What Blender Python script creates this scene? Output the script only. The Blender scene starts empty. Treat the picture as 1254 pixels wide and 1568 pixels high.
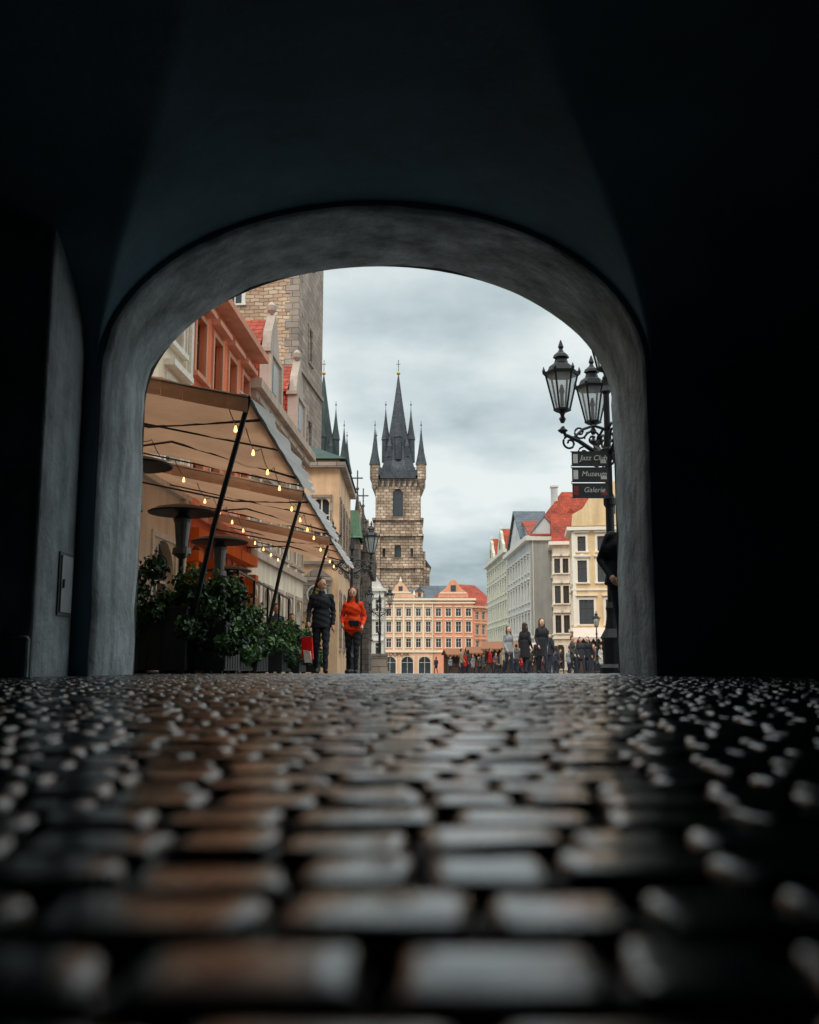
import bpy, bmesh, math, random, time
import numpy as np
from mathutils import Vector, Matrix
random.seed(7); rng=np.random.default_rng(7)
T0=time.time()
scene=bpy.context.scene
COL=scene.collection
Z=Vector((0,0,1))
def S(r,g,b): return tuple((c/255.0)**2.2 for c in (r,g,b))
def gz(y): return 0.0 if y<=12 else (-0.0095*(min(y,200)-12))

# ------------------------------------------------------------------ materials
def newmat(name):
    m=bpy.data.materials.new(name); m.use_nodes=True
    nt=m.node_tree; b=nt.nodes['Principled BSDF']
    return m,nt,b
def N(nt,t,**k):
    n=nt.nodes.new(t)
    for a,v in k.items(): setattr(n,a,v)
    return n
def L(nt,a,b): nt.links.new(a,b)
def noise(nt,vec,scale,detail=4,rough=.55):
    n=N(nt,'ShaderNodeTexNoise'); n.inputs['Scale'].default_value=scale
    n.inputs['Detail'].default_value=detail; n.inputs['Roughness'].default_value=rough
    if vec is not None: L(nt,vec,n.inputs['Vector'])
    return n.outputs['Fac']
def rampn(nt,fac,p0,c0,p1,c1):
    r=N(nt,'ShaderNodeValToRGB'); e=r.color_ramp.elements
    e[0].position=p0; e[0].color=(*c0,1); e[1].position=p1; e[1].color=(*c1,1)
    L(nt,fac,r.inputs['Fac']); return r.outputs['Color']
def mul(nt,a,b,fac=1.0):
    m=N(nt,'ShaderNodeMix'); m.data_type='RGBA'; m.blend_type='MULTIPLY'
    m.inputs[0].default_value=fac
    L(nt,a,m.inputs[6]); L(nt,b,m.inputs[7]); return m.outputs[2]
def stucco(name,col,rough=.85,var=.18,scale=.6,bump=.15,streak=True,metal=0.0,bscale=14,spec=.3,dist=.03,smin=.78):
    m,nt,b=newmat(name)
    tc=N(nt,'ShaderNodeTexCoord').outputs['Object']
    n1=noise(nt,tc,scale,6,.62)
    c=rampn(nt,n1,.3,tuple(x*(1-var) for x in col),.7,tuple(min(1,x*(1+var)) for x in col))
    if streak:
        mp=N(nt,'ShaderNodeMapping'); mp.inputs['Scale'].default_value=(2.2,2.2,.22); L(nt,tc,mp.inputs['Vector'])
        n2=noise(nt,mp.outputs['Vector'],1.0,5,.6)
        c=mul(nt,c,rampn(nt,n2,.32,(smin,smin,smin),.6,(1,1,1)))
    L(nt,c,b.inputs['Base Color'])
    b.inputs['Roughness'].default_value=rough; b.inputs['Metallic'].default_value=metal
    b.inputs['Specular IOR Level'].default_value=spec
    if bump>0:
        bp=N(nt,'ShaderNodeBump'); bp.inputs['Strength'].default_value=bump; bp.inputs['Distance'].default_value=dist
        L(nt,noise(nt,tc,bscale,5,.6),bp.inputs['Height']); L(nt,bp.outputs['Normal'],b.inputs['Normal'])
    return m
def bricks(name,c1,c2,mortar,bw,bh,ms=.02,rough=.85,bump=.5,dist=.05,zs=1.0,var=.25,bias=0):
    m,nt,b=newmat(name)
    tc=N(nt,'ShaderNodeTexCoord').outputs['Object']
    sp=N(nt,'ShaderNodeSeparateXYZ'); L(nt,tc,sp.inputs[0])
    a=N(nt,'ShaderNodeMath',operation='ADD'); L(nt,sp.outputs[0],a.inputs[0]); L(nt,sp.outputs[1],a.inputs[1])
    zz=N(nt,'ShaderNodeMath',operation='MULTIPLY'); L(nt,sp.outputs[2],zz.inputs[0]); zz.inputs[1].default_value=zs
    nn=noise(nt,tc,.9/bh*.3,3)
    def jit(o):
        q=N(nt,'ShaderNodeMath',operation='MULTIPLY_ADD'); L(nt,nn,q.inputs[0]); q.inputs[1].default_value=dist; L(nt,o,q.inputs[2]); return q.outputs[0]
    cb=N(nt,'ShaderNodeCombineXYZ'); L(nt,jit(a.outputs[0]),cb.inputs[0]); L(nt,jit(zz.outputs[0]),cb.inputs[1])
    br=N(nt,'ShaderNodeTexBrick'); L(nt,cb.outputs[0],br.inputs['Vector'])
    br.inputs['Scale'].default_value=1; br.inputs['Brick Width'].default_value=bw; br.inputs['Row Height'].default_value=bh
    br.inputs['Mortar Size'].default_value=ms; br.inputs['Mortar Smooth'].default_value=.3; br.inputs['Bias'].default_value=bias
    br.inputs['Color1'].default_value=(*c1,1); br.inputs['Color2'].default_value=(*c2,1); br.inputs['Mortar'].default_value=(*mortar,1)
    n2=noise(nt,tc,.35,6,.65)
    c=mul(nt,br.outputs['Color'],rampn(nt,n2,.32,(1-var*1.8,)*3,.65,(1.0,1.0,1.0)))
    L(nt,c,b.inputs['Base Color']); b.inputs['Roughness'].default_value=rough
    bp=N(nt,'ShaderNodeBump',invert=True); bp.inputs['Strength'].default_value=bump; bp.inputs['Distance'].default_value=.04
    L(nt,br.outputs['Fac'],bp.inputs['Height']); L(nt,bp.outputs['Normal'],b.inputs['Normal'])
    return m
def plain(name,col,rough=.5,metal=0,spec=.5,emit=None,es=1):
    m,nt,b=newmat(name)
    tc=N(nt,'ShaderNodeTexCoord').outputs['Object']
    c=rampn(nt,noise(nt,tc,9,3),.3,tuple(x*.85 for x in col),.7,tuple(min(1,x*1.12) for x in col))
    L(nt,c,b.inputs['Base Color']); b.inputs['Roughness'].default_value=rough; b.inputs['Metallic'].default_value=metal
    b.inputs['Specular IOR Level'].default_value=spec
    if emit: b.inputs['Emission Color'].default_value=(*emit,1); b.inputs['Emission Strength'].default_value=es
    return m

M={}
M['glass']=plain('window_glass',(.035,.042,.05),.08,0,.7)
M['white']=plain('painted_wood_white',S(222,214,200),.6)
M['brownwood']=plain('painted_wood_brown',(.09,.045,.025),.6)
M['iron']=plain('cast_iron',(.012,.015,.017),.42,.3)
M['tile']=bricks('roof_tiles_red',S(206,86,52),S(170,66,44),S(110,45,30),.28,.2,.02,.8,.6,.01,1.0,.28)
M['slate']=bricks('roof_slate',S(100,108,116),S(78,86,96),S(50,56,62),.5,.35,.02,.6,.4,.01,1.0,.2)
M['copper']=stucco('copper_patina',S(110,140,112),.7,.25,1.5,.1)
M['darkcopper']=stucco('copper_dark',S(62,80,74),.6,.3,.8,.1)

# ------------------------------------------------------------------ mesh builder
class MB:
    def __init__(s): s.v=[];s.f=[];s.m=[]
    def face(s,pts,m=0):
        i=len(s.v); s.v+=[tuple(p) for p in pts]; s.f.append(tuple(range(i,i+len(pts)))); s.m.append(m)
    def hexa(s,p,m=0):
        i=len(s.v); s.v+=[tuple(q) for q in p]
        for f in ((0,3,2,1),(4,5,6,7),(0,1,5,4),(1,2,6,5),(2,3,7,6),(3,0,4,7)):
            s.f.append(tuple(i+k for k in f)); s.m.append(m)
    def box(s,x0,y0,z0,x1,y1,z1,m=0):
        s.hexa([(x0,y0,z0),(x1,y0,z0),(x1,y1,z0),(x0,y1,z0),(x0,y0,z1),(x1,y0,z1),(x1,y1,z1),(x0,y1,z1)],m)
    def obox(s,O,U,Nn,u0,u1,v0,v1,w0,w1,m=0):
        P=lambda u,v,w:O+U*u+Z*v+Nn*w
        s.hexa([P(u0,v0,w0),P(u1,v0,w0),P(u1,v0,w1),P(u0,v0,w1),P(u0,v1,w0),P(u1,v1,w0),P(u1,v1,w1),P(u0,v1,w1)],m)
    def lathe(s,cx,cy,prof,n=8,m=0,rot=0.0):
        i=len(s.v)
        for r,z in prof:
            for k in range(n):
                a=rot+2*math.pi*k/n; s.v.append((cx+r*math.cos(a),cy+r*math.sin(a),z))
        for j in range(len(prof)-1):
            for k in range(n):
                a=i+j*n+k; b=i+j*n+(k+1)%n
                s.f.append((a,b,b+n,a+n)); s.m.append(m)
        s.f.append(tuple(i+k for k in reversed(range(n)))); s.m.append(m)
        t=i+(len(prof)-1)*n
        s.f.append(tuple(t+k for k in range(n))); s.m.append(m)
    def tube(s,pts,r,n=6,m=0):
        pts=[Vector(p) for p in pts]; i=len(s.v)
        rr=r if isinstance(r,(list,tuple)) else [r]*len(pts)
        for j,p in enumerate(pts):
            d=(pts[min(j+1,len(pts)-1)]-pts[max(j-1,0)]).normalized()
            a=d.cross(Z) if abs(d.z)<.95 else d.cross(Vector((1,0,0)))
            a.normalize(); b=d.cross(a)
            for k in range(n):
                t=2*math.pi*k/n; s.v.append(tuple(p+(a*math.cos(t)+b*math.sin(t))*rr[j]))
        for j in range(len(pts)-1):
            for k in range(n):
                a=i+j*n+k; b=i+j*n+(k+1)%n
                s.f.append((a,b,b+n,a+n)); s.m.append(m)
        s.f.append(tuple(i+k for k in reversed(range(n)))); s.m.append(m)
        t=i+(len(pts)-1)*n; s.f.append(tuple(t+k for k in range(n))); s.m.append(m)
    def prism(s,pts,y0,y1,m=0):
        n=len(pts)
        s.face([(x,y0,z) for x,z in pts],m); s.face([(x,y1,z) for x,z in reversed(pts)],m)
        for k in range(n):
            a=pts[k]; b=pts[(k+1)%n]
            s.face([(a[0],y0,a[1]),(a[0],y1,a[1]),(b[0],y1,b[1]),(b[0],y0,b[1])],m)
    def obj(s,name,mats,parent=None,smooth=False):
        me=bpy.data.meshes.new(name); me.from_pydata(s.v,[],s.f); me.update()
        for m in (mats if isinstance(mats,(list,tuple)) else [mats]): me.materials.append(m)
        me.polygons.foreach_set('material_index',s.m)
        if smooth: me.polygons.foreach_set('use_smooth',[True]*len(s.f))
        o=bpy.data.objects.new(name,me); COL.objects.link(o)
        if parent: o.parent=parent
        return o
def empty(name,loc=(0,0,0),rot=0.0):
    e=bpy.data.objects.new(name,None); e.location=loc; e.rotation_euler=(0,0,rot); e.empty_display_size=.5
    COL.objects.link(e); return e

# ------------------------------------------------------------------ people (built first: the evaluated scene is still small)
skinm=plain('skin',S(222,168,138),.55)
CM={}
def cm(c,r=.75):
    k=(tuple(round(q,4) for q in c),r)
    if k not in CM: CM[k]=stucco('cloth_%d'%len(CM),c,r,.2,6,.3,False,0,30)
    return CM[k]
def figure(sig,stride,arms,coat,longhair,vox,look,fem,bulk,cap):
    pr=[]
    def c(p1,p2,r1,r2,t): pr.append(('c',np.array(p1,float),np.array(p2,float),r1,r2,t))
    def el(p,r,t): pr.append(('e',np.array(p,float),np.array(r,float),0,0,t))
    TOP,BOT,SK,HR,SH=0,1,2,3,4
    sw=.145 if fem else .165
    k=bulk
    el((0,0,.95),(.155*k,.115*k,.13),TOP if coat<.93 else BOT)
    el((0,0,1.1),(.132*k if fem else .15*k,.10*k,.17),TOP); el((0,-.005,1.29),(.15*k if fem else .172*k,.115*k,.165),TOP)
    c((-sw+.03,0,1.405),(sw-.03,0,1.405),.06,.06,TOP); c((0,.005,1.41),(0,.01,1.485),.075,.062,TOP)
    pr.append(('f',np.array((0,0,coat)),np.array((0,0,1.12)),(.172*k,.13*k),(.142*k,.108*k),TOP))
    for s in (-1,1):
        f=-1 if s>0 else 1
        ay=f*stride; ky=-stride*.55 if f<0 else stride*.1; az_2=.085 if f<0 else .085+stride*.22
        c((s*.08,0,.93),(s*.085,ky-.02,.5),.088*k,.06,BOT); c((s*.085,ky-.02,.5),(s*.08,ay,az_2),.06,.044,BOT)
        c((s*.08,ay+.035,az_2-.035),(s*.092,ay-.14,.035),.043,.034,SH)
        if arms and s in arms: elb,wr=arms[s]
        else: elb,wr=(s*(sw+.055),.035,1.14),(s*(sw+.05),-.06+f*-.10,.9)
        c((s*sw,0,1.4),elb,.058*k,.048,TOP); c(elb,wr,.048,.036,TOP)
        e1=np.array(elb,float);w1=np.array(wr,float); d=w1-e1; d/=np.linalg.norm(d)
        side=np.cross(d,np.array((s*1.0,0,0)))
        if np.linalg.norm(side)<.2: side=np.array((0,-1.,0))
        side/=np.linalg.norm(side); nrm=np.cross(d,side)
        c(w1,w1+d*.05,.026,.032,SK); c(w1+d*.05,w1+d*.09,.033,.03,SK)
        for q,(off,ln) in enumerate(((-.027,.06),(-.009,.072),(.009,.068),(.027,.052))):
            b0=w1+d*.09+side*off; b1=b0+d*ln*.55-nrm*s*.008; b2=b1+d*ln*.45-nrm*s*.022
            c(b0,b1,.0105,.0095,SK); c(b1,b2,.0095,.008,SK)
        t0=w1+d*.04-side*.028; t1=t0+d*.035-side*.022; c(t0,t1,.013,.011,SK); c(t1,t1+d*.03,.011,.009,SK)
    ca,sa=math.cos(look),math.sin(look)
    Rl=lambda p:(p[0]*ca-p[1]*sa,p[0]*sa+p[1]*ca,p[2])
    c((0,.012,1.45),(0,-.0,1.57),.052,.05,SK)
    el((0,-.008,1.645),(.08,.094,.118),SK); el(Rl((0,-.045,1.59)),(.053,.052,.05),SK)
    c(Rl((0,-.098,1.655)),Rl((0,-.116,1.622)),.009,.014,SK); c(Rl((-.02,-.09,1.585)),Rl((.02,-.09,1.585)),.009,.009,SK)
    for s in (-1,1): el(Rl((s*.082,.005,1.64)),(.014,.02,.03),SK)
    el(Rl((0,.018,1.695)),(.088,.096,.088),HR); el(Rl((0,.048,1.64)),(.084,.062,.085),HR)
    if longhair:
        el(Rl((0,.06,1.56)),(.09,.05,.15),HR)
        for s in (-1,1): c(Rl((s*.078,-.01,1.70)),Rl((s*.095,-.03,1.42)),.028,.034,HR)
    if cap: el(Rl((0,.0,1.715)),(.09,.1,.06),SH); c(Rl((-.03,-.1,1.7)),Rl((.03,-.1,1.7)),.018,.018,SH)
    bm=bmesh.new(); sg_=14 if vox<.012 else 10
    for p in pr:
        if p[0]=='e':
            bmesh.ops.create_uvsphere(bm,u_segments=sg_+4,v_segments=12,radius=1,matrix=Matrix.Translation(p[1])@Matrix.Diagonal((*p[2],1)))
        elif p[0]=='c':
            bmesh.ops.create_uvsphere(bm,u_segments=sg_,v_segments=8,radius=p[3],matrix=Matrix.Translation(p[1])); bmesh.ops.create_uvsphere(bm,u_segments=sg_,v_segments=8,radius=p[4],matrix=Matrix.Translation(p[2]))
            d=Vector(p[2]-p[1]); ln=d.length
            if ln>1e-4:
                q=d.to_track_quat('Z','Y').to_matrix().to_4x4()
                bmesh.ops.create_cone(bm,cap_ends=True,segments=sg_,radius1=p[3],radius2=p[4],depth=ln,matrix=Matrix.Translation((p[1]+p[2])/2)@q)
        else:
            n=20; vs=[]
            for (cc,rr) in ((p[1],p[3]),(p[2],p[4])):
                vs.append([bm.verts.new((cc[0]+rr[0]*math.cos(2*math.pi*k_/n),cc[1]+rr[1]*math.sin(2*math.pi*k_/n),cc[2])) for k_ in range(n)])
            for k_ in range(n): bm.faces.new((vs[0][k_],vs[0][(k_+1)%n],vs[1][(k_+1)%n],vs[1][k_]))
            bm.faces.new(list(reversed(vs[0]))); bm.faces.new(vs[1])
    me=bpy.data.meshes.new('tmp'); bm.to_mesh(me); bm.free()
    o=bpy.data.objects.new('tmp',me); COL.objects.link(o)
    rm=o.modifiers.new('r','REMESH'); rm.mode='VOXEL'; rm.voxel_size=vox
    sm=o.modifiers.new('s','SMOOTH'); sm.factor=.5; sm.iterations=2
    dg=bpy.context.evaluated_depsgraph_get(); dg.update()
    m2=bpy.data.meshes.new_from_object(o.evaluated_get(dg)); bpy.data.objects.remove(o); bpy.data.meshes.remove(me)
    m2.name='person_body'
    nf=len(m2.polygons); cen=np.zeros(nf*3); m2.polygons.foreach_get('center',cen); cen=cen.reshape(-1,3)
    best=np.full(nf,9.0); tag=np.zeros(nf,int)
    for p in pr:
        if p[0]=='e': dd=(np.linalg.norm((cen-p[1])/p[2],axis=1)-1)*p[2].min()
        elif p[0]=='c':
            ab=p[2]-p[1]; t=np.clip(((cen-p[1])@ab)/max(1e-8,ab@ab),0,1)
            dd=np.linalg.norm(cen-(p[1]+t[:,None]*ab),axis=1)-(p[3]+(p[4]-p[3])*t)
        else:
            t=np.clip((cen[:,2]-p[1][2])/(p[2][2]-p[1][2]),0,1); rx=p[3][0]+(p[4][0]-p[3][0])*t; ry=p[3][1]+(p[4][1]-p[3][1])*t
            dd=(np.sqrt((cen[:,0]/rx)**2+(cen[:,1]/ry)**2)-1)*rx+np.maximum(0,np.maximum(p[1][2]-cen[:,2],cen[:,2]-p[2][2]))
        mk=dd<best-.001; best[mk]=dd[mk]; tag[mk]=p[5]
    if vox<.012:
        nv_=len(m2.vertices); co_=np.zeros(nv_*3); m2.vertices.foreach_get('co',co_); co_=co_.reshape(-1,3)
        no_=np.zeros(nv_*3); m2.vertices.foreach_get('normal',no_); no_=no_.reshape(-1,3)
        x,y,z=co_.T; amp=np.where(z<1.46,1.0,0.0)*np.where(z>.12,1.0,0)
        hand=(np.abs(x)>.18)&(z<.93); amp=np.where(hand,0,amp)
        dsp=.004*np.sin(z*55+x*22+3*np.sin(y*14))+.004*np.sin(z*24-x*40+y*18)
        co_+=no_*(dsp*amp)[:,None]; m2.vertices.foreach_set('co',co_.ravel()); m2.update()
    m2.polygons.foreach_set('material_index',tag.astype(np.int32)); m2.polygons.foreach_set('use_smooth',[True]*nf)
    return m2,Rl
FIG={}
def person(name,loc,head,h=1.75,top=(.02,.02,.025),bottom=(.03,.035,.05),hair=(.03,.018,.012),shoe=(.015,.014,.014),stride=.18,arms=None,coat=.86,longhair=False,vox=.016,look=0.0,fem=False,extra=None,bulk=1.0,cap=None,sig=None):
    if sig is not None and sig in FIG: src,Rl=FIG[sig]
    else:
        src,Rl=figure(sig,stride,arms,coat,longhair,vox,look,fem,bulk,cap)
        if sig is not None: FIG[sig]=(src,Rl)
    m2=src.copy()
    m2.materials.clear()
    for m_ in (cm(top),cm(bottom),skinm,cm(hair,.5),cm(shoe,.5)): m2.materials.append(m_)
    idx=np.zeros(len(m2.polygons),dtype=np.int32); src.polygons.foreach_get('material_index',idx); m2.polygons.foreach_set('material_index',idx)
    o=bpy.data.objects.new('body',m2); COL.objects.link(o)
    e=empty(name,loc,head); e.scale=(h/1.765,)*3; o.parent=e
    f=MB()
    for s in (-1,1):
        p=Rl((s*.03,-.094,1.652)); f.lathe(p[0],p[1],[(.003,1.643),(.010,1.648),(.010,1.656),(.003,1.66)],6)
    f.obj('eyes',M['iron'],e,True)
    if extra: extra(e)
    return e
def ex_bag(e):
    a=MB()
    a.hexa([(-.36,-.26,.28),(-.16,-.33,.26),(-.13,-.22,.26),(-.33,-.14,.28),(-.36,-.24,.66),(-.18,-.30,.66),(-.16,-.23,.66),(-.34,-.17,.66)],0)
    a.tube([(-.32,-.2,.66),(-.27,-.2,.78),(-.24,-.2,.81),(-.22,-.22,.78),(-.2,-.26,.66)],.008,5,1)
    a.obj('shopping_bag',[cm(S(225,30,28),.5),M['iron']],e)
    b=MB(); b.hexa([(-.30,-.40,.2),(-.17,-.44,.2),(-.17,-.34,.2),(-.30,-.31,.2),(-.33,-.36,.42),(-.21,-.40,.4),(-.19,-.35,.4),(-.31,-.32,.42)])
    b.obj('white_bag',cm(S(215,200,190),.6),e)
def ex_pouch(e):
    a=MB(); a.hexa([(-.06,-.19,.97),(.15,-.19,.95),(.14,-.11,.95),(-.06,-.11,.97),(-.06,-.20,1.08),(.15,-.20,1.07),(.14,-.12,1.07),(-.06,-.12,1.08)])
    o=a.obj('belt_bag',cm((.02,.02,.022),.5),e); bv=o.modifiers.new('b','BEVEL'); bv.width=.02; bv.segments=3
    s=MB(); s.tube([(.15,-.14,1.03),(.185,0,1.04),(.1,.14,1.06),(-.1,.14,1.08),(-.185,0,1.06),(-.06,-.15,1.04)],.012,6); s.obj('belt',cm((.02,.02,.022),.5),e)
person('man_in_dark_jacket',(-1.72,19.5,gz(19.5)),.12,1.86,(.022,.026,.032),(.022,.028,.04),(.05,.03,.02),stride=.2,vox=.0075,look=.75,extra=ex_bag,bulk=1.12,coat=.84,arms={-1:((-.225,.03,1.15),(-.24,-.17,.93)),1:((.225,.04,1.15),(.215,-.06,.9))})
person('woman_in_orange_jacket',(-1.13,20.0,gz(20)),-.05,1.72,S(255,70,22),(.016,.017,.02),(.06,.026,.014),stride=.15,vox=.0075,look=-.1,extra=ex_pouch,longhair=True,fem=True,bulk=1.18,coat=.88,arms={-1:((-.225,.05,1.15),(-.20,-.14,1.0)),1:((.235,.05,1.15),(.21,-.13,.98))})
person('man_beside_arch',(2.50,11.35,0),0,1.93,(.010,.013,.02),(.02,.035,.06),stride=.05,bulk=1.5,coat=.92,arms={-1:((-.275,.06,1.19),(-.21,-.13,1.0)),1:((.27,.06,1.16),(.2,-.1,.95))})
blk=(.018,.019,.022)
crowd=[(4.15,31.5,.3,1.72,blk,(.07,.04,.02),True,.55),(3.75,32.6,2.6,1.64,(.02,.02,.024),(.05,.03,.02),True,.55),(4.5,34,.2,1.6,(.20,.21,.22),(.12,.06,.03),True,.8),(3.4,34.5,.5,1.62,(.30,.30,.31),(.1,.06,.03),True,.8),
(8.0,47,.3,1.7,(.03,.03,.035),(.02,.015,.012),False,.7),(8.5,48,-.4,1.75,blk,(.02,.015,.012),False,.75),(7.3,45,1.0,1.68,(.06,.055,.05),(.05,.03,.02),False,.75),(9.2,52,.4,1.7,S(150,40,45),(.03,.02,.015),True,.8),
(6.4,50,2.8,1.75,blk,(.03,.02,.015),False,.8),(8.9,44,3.3,1.78,(.025,.03,.04),(.04,.02,.01),False,.75),(6.0,43,.3,1.7,blk,(.04,.02,.01),True,.6),(5.5,40,2.6,1.72,(.03,.03,.04),(.04,.02,.01),False,.75)]
for i,(x,y,hd,h_,tp,hr,lh,ct) in enumerate(crowd):
    person('woman_walking' if lh else 'man_walking',(x,y,gz(y)),hd,h_,tp,(.022,.025,.035),hr,stride=.14 if i%2 else .2,longhair=lh,fem=lh,coat=ct,vox=.016,bulk=1.1,sig=('c',lh,ct,i%2))
cols=[blk,(.03,.035,.05),S(175,38,36),(.09,.085,.08),(.25,.25,.26),S(60,80,110),blk,(.05,.04,.03),S(150,130,110),S(120,80,60),S(190,180,170)]
far=[(4.6,88),(5.1,90),(5.9,92),(6.3,86),(3.9,96),(7.2,84),(7.9,88),(8.6,82),(9.2,78),(9.0,86),(10.1,74),(10.8,72),(11.6,70),(12.2,68),(6.9,98),(5.4,104),(8.2,104),(7.6,70),(9.6,66),(8.4,62),(10.6,58),(11.4,60),(9.9,55),(2.9,110),(4.3,78)]
for k in range(46): far.append((rng.uniform(.05,.19),rng.uniform(55,115)))
for i,(x,y) in enumerate(far):
    if i>=25: x=x*y
    lh=i%3==0; v=i%6
    person('pedestrian',(x,y,gz(y)),random.uniform(0,6.28),random.uniform(1.6,1.85),cols[i%len(cols)],(.02,.025,.04),random.choice([(.03,.02,.012),(.12,.07,.03),(.02,.015,.01)]),stride=.07+.03*v,longhair=lh,fem=lh,coat=(.6,.85,.8)[v%3],vox=.03,bulk=1.15,sig=('f',v,lh))
for i,(x,y,hd) in enumerate(((-3.3,21.0,1.2),(-3.2,24.0,.4),(-3.6,17.2,2.4),(-3.3,28,.2))):
    person('cafe_guest',(x,y,gz(y)),hd,1.66,random.choice([blk,(.05,.06,.09),(.1,.09,.08)]),(.02,.025,.04),stride=.03,vox=.018,sig='g')
print('PEOPLE',time.time()-T0)

# ------------------------------------------------------------------ building kit
class Bld:
    def __init__(s,name,loc,rot,wall,trim=None,roof=None,frame=None,e=None):
        s.e=e or empty(name,loc,rot); s.W=MB();s.G=MB();s.T=MB();s.R=MB();s.F=MB()
        s.wall=wall; s.trim=trim or M['white']; s.roof=roof or M['tile']; s.frame=frame or M['white']
    def done(s):
        for mb,n,m in ((s.W,'walls',s.wall),(s.G,'window_panes',M['glass']),(s.T,'trim',s.trim),(s.R,'roof',s.roof),(s.F,'window_frames',s.frame)):
            if mb.f: mb.obj(n,m,s.e)
        return s.e
    def plane(s,O,U,Nn,W,v0,v1,wins,rec=.2,sur=.13,proud=.05,sill=True,mull=True,hood=0):
        us=sorted({0.0,W}|{round(w[0],4) for w in wins}|{round(w[1],4) for w in wins})
        vs=sorted({v0,v1}|{round(w[2],4) for w in wins}|{round(w[3],4) for w in wins})
        P=lambda u,v,w:O+U*u+Z*v+Nn*w
        for a,b in zip(us,us[1:]):
            for c,d in zip(vs,vs[1:]):
                cu=(a+b)/2; cv=(c+d)/2
                if any(w[0]<cu<w[1] and w[2]<cv<w[3] for w in wins): continue
                s.W.face([P(a,c,0),P(b,c,0),P(b,d,0),P(a,d,0)])
        for w in wins:
            a,b,c,d=w[:4]; arch=len(w)>4 and w[4]
            for q in ([(a,c),(b,c)],[(b,c),(b,d)],[(b,d),(a,d)],[(a,d),(a,c)]):
                s.W.face([P(q[0][0],q[0][1],0),P(q[1][0],q[1][1],0),P(q[1][0],q[1][1],-rec),P(q[0][0],q[0][1],-rec)])
            s.G.face([P(a,c,-rec),P(b,c,-rec),P(b,d,-rec),P(a,d,-rec)])
            if arch:
                r=(b-a)/2; n=8; cu=(a+b)/2
                rise=min(r,(d-c)*.5)
                pts=[(cu-r*math.cos(math.pi*k/n), d-rise+rise*math.sin(math.pi*k/n)) for k in range(n+1)]
                for k in range(n):
                    p,q=pts[k],pts[k+1]
                    s.W.face([P(p[0],p[1],.0),P(q[0],q[1],.0),P(q[0],d,.0),P(p[0],d,.0)])
                    s.W.face([P(p[0],p[1],.0),P(q[0],q[1],.0),P(q[0],q[1],-rec),P(p[0],p[1],-rec)])
            fw=.06
            if mull:
                w0,w1=-rec+.005,-rec+.06
                s.F.obox(O,U,Nn,a,a+fw,c,d,w0,w1); s.F.obox(O,U,Nn,b-fw,b,c,d,w0,w1)
                s.F.obox(O,U,Nn,a+fw,b-fw,c,c+fw,w0,w1); s.F.obox(O,U,Nn,a+fw,b-fw,d-fw,d,w0,w1)
                m=(a+b)/2; s.F.obox(O,U,Nn,m-.035,m+.035,c+fw,d-fw,w0,w1+.01)
                t=c+(d-c)*.66; s.F.obox(O,U,Nn,a+fw,m-.035,t-.03,t+.03,w0,w1-.005); s.F.obox(O,U,Nn,m+.035,b-fw,t-.03,t+.03,w0,w1-.005)
            if sur>0:
                s.T.obox(O,U,Nn,a-sur,a,c,d,-.01,proud); s.T.obox(O,U,Nn,b,b+sur,c,d,-.01,proud)
                s.T.obox(O,U,Nn,a-sur,b+sur,d,d+sur,-.01,proud)
            if hood and not arch: s.T.obox(O,U,Nn,a-sur-.1,b+sur+.1,d+sur+.12,d+sur+.26,-.01,.24)
            if sill: s.T.obox(O,U,Nn,a-sur-.05,b+sur+.05,c-.12,c,-.01,proud+.09)
def grid(W,rows,margin=None):
    out=[]
    for r in rows:
        z,h,w,n=r[:4]; arch=len(r)>4 and r[4]
        st=W/n
        for k in range(n):
            c=st*(k+.5); out.append((c-w/2,c+w/2,z,z+h,arch))
    return out
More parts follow.
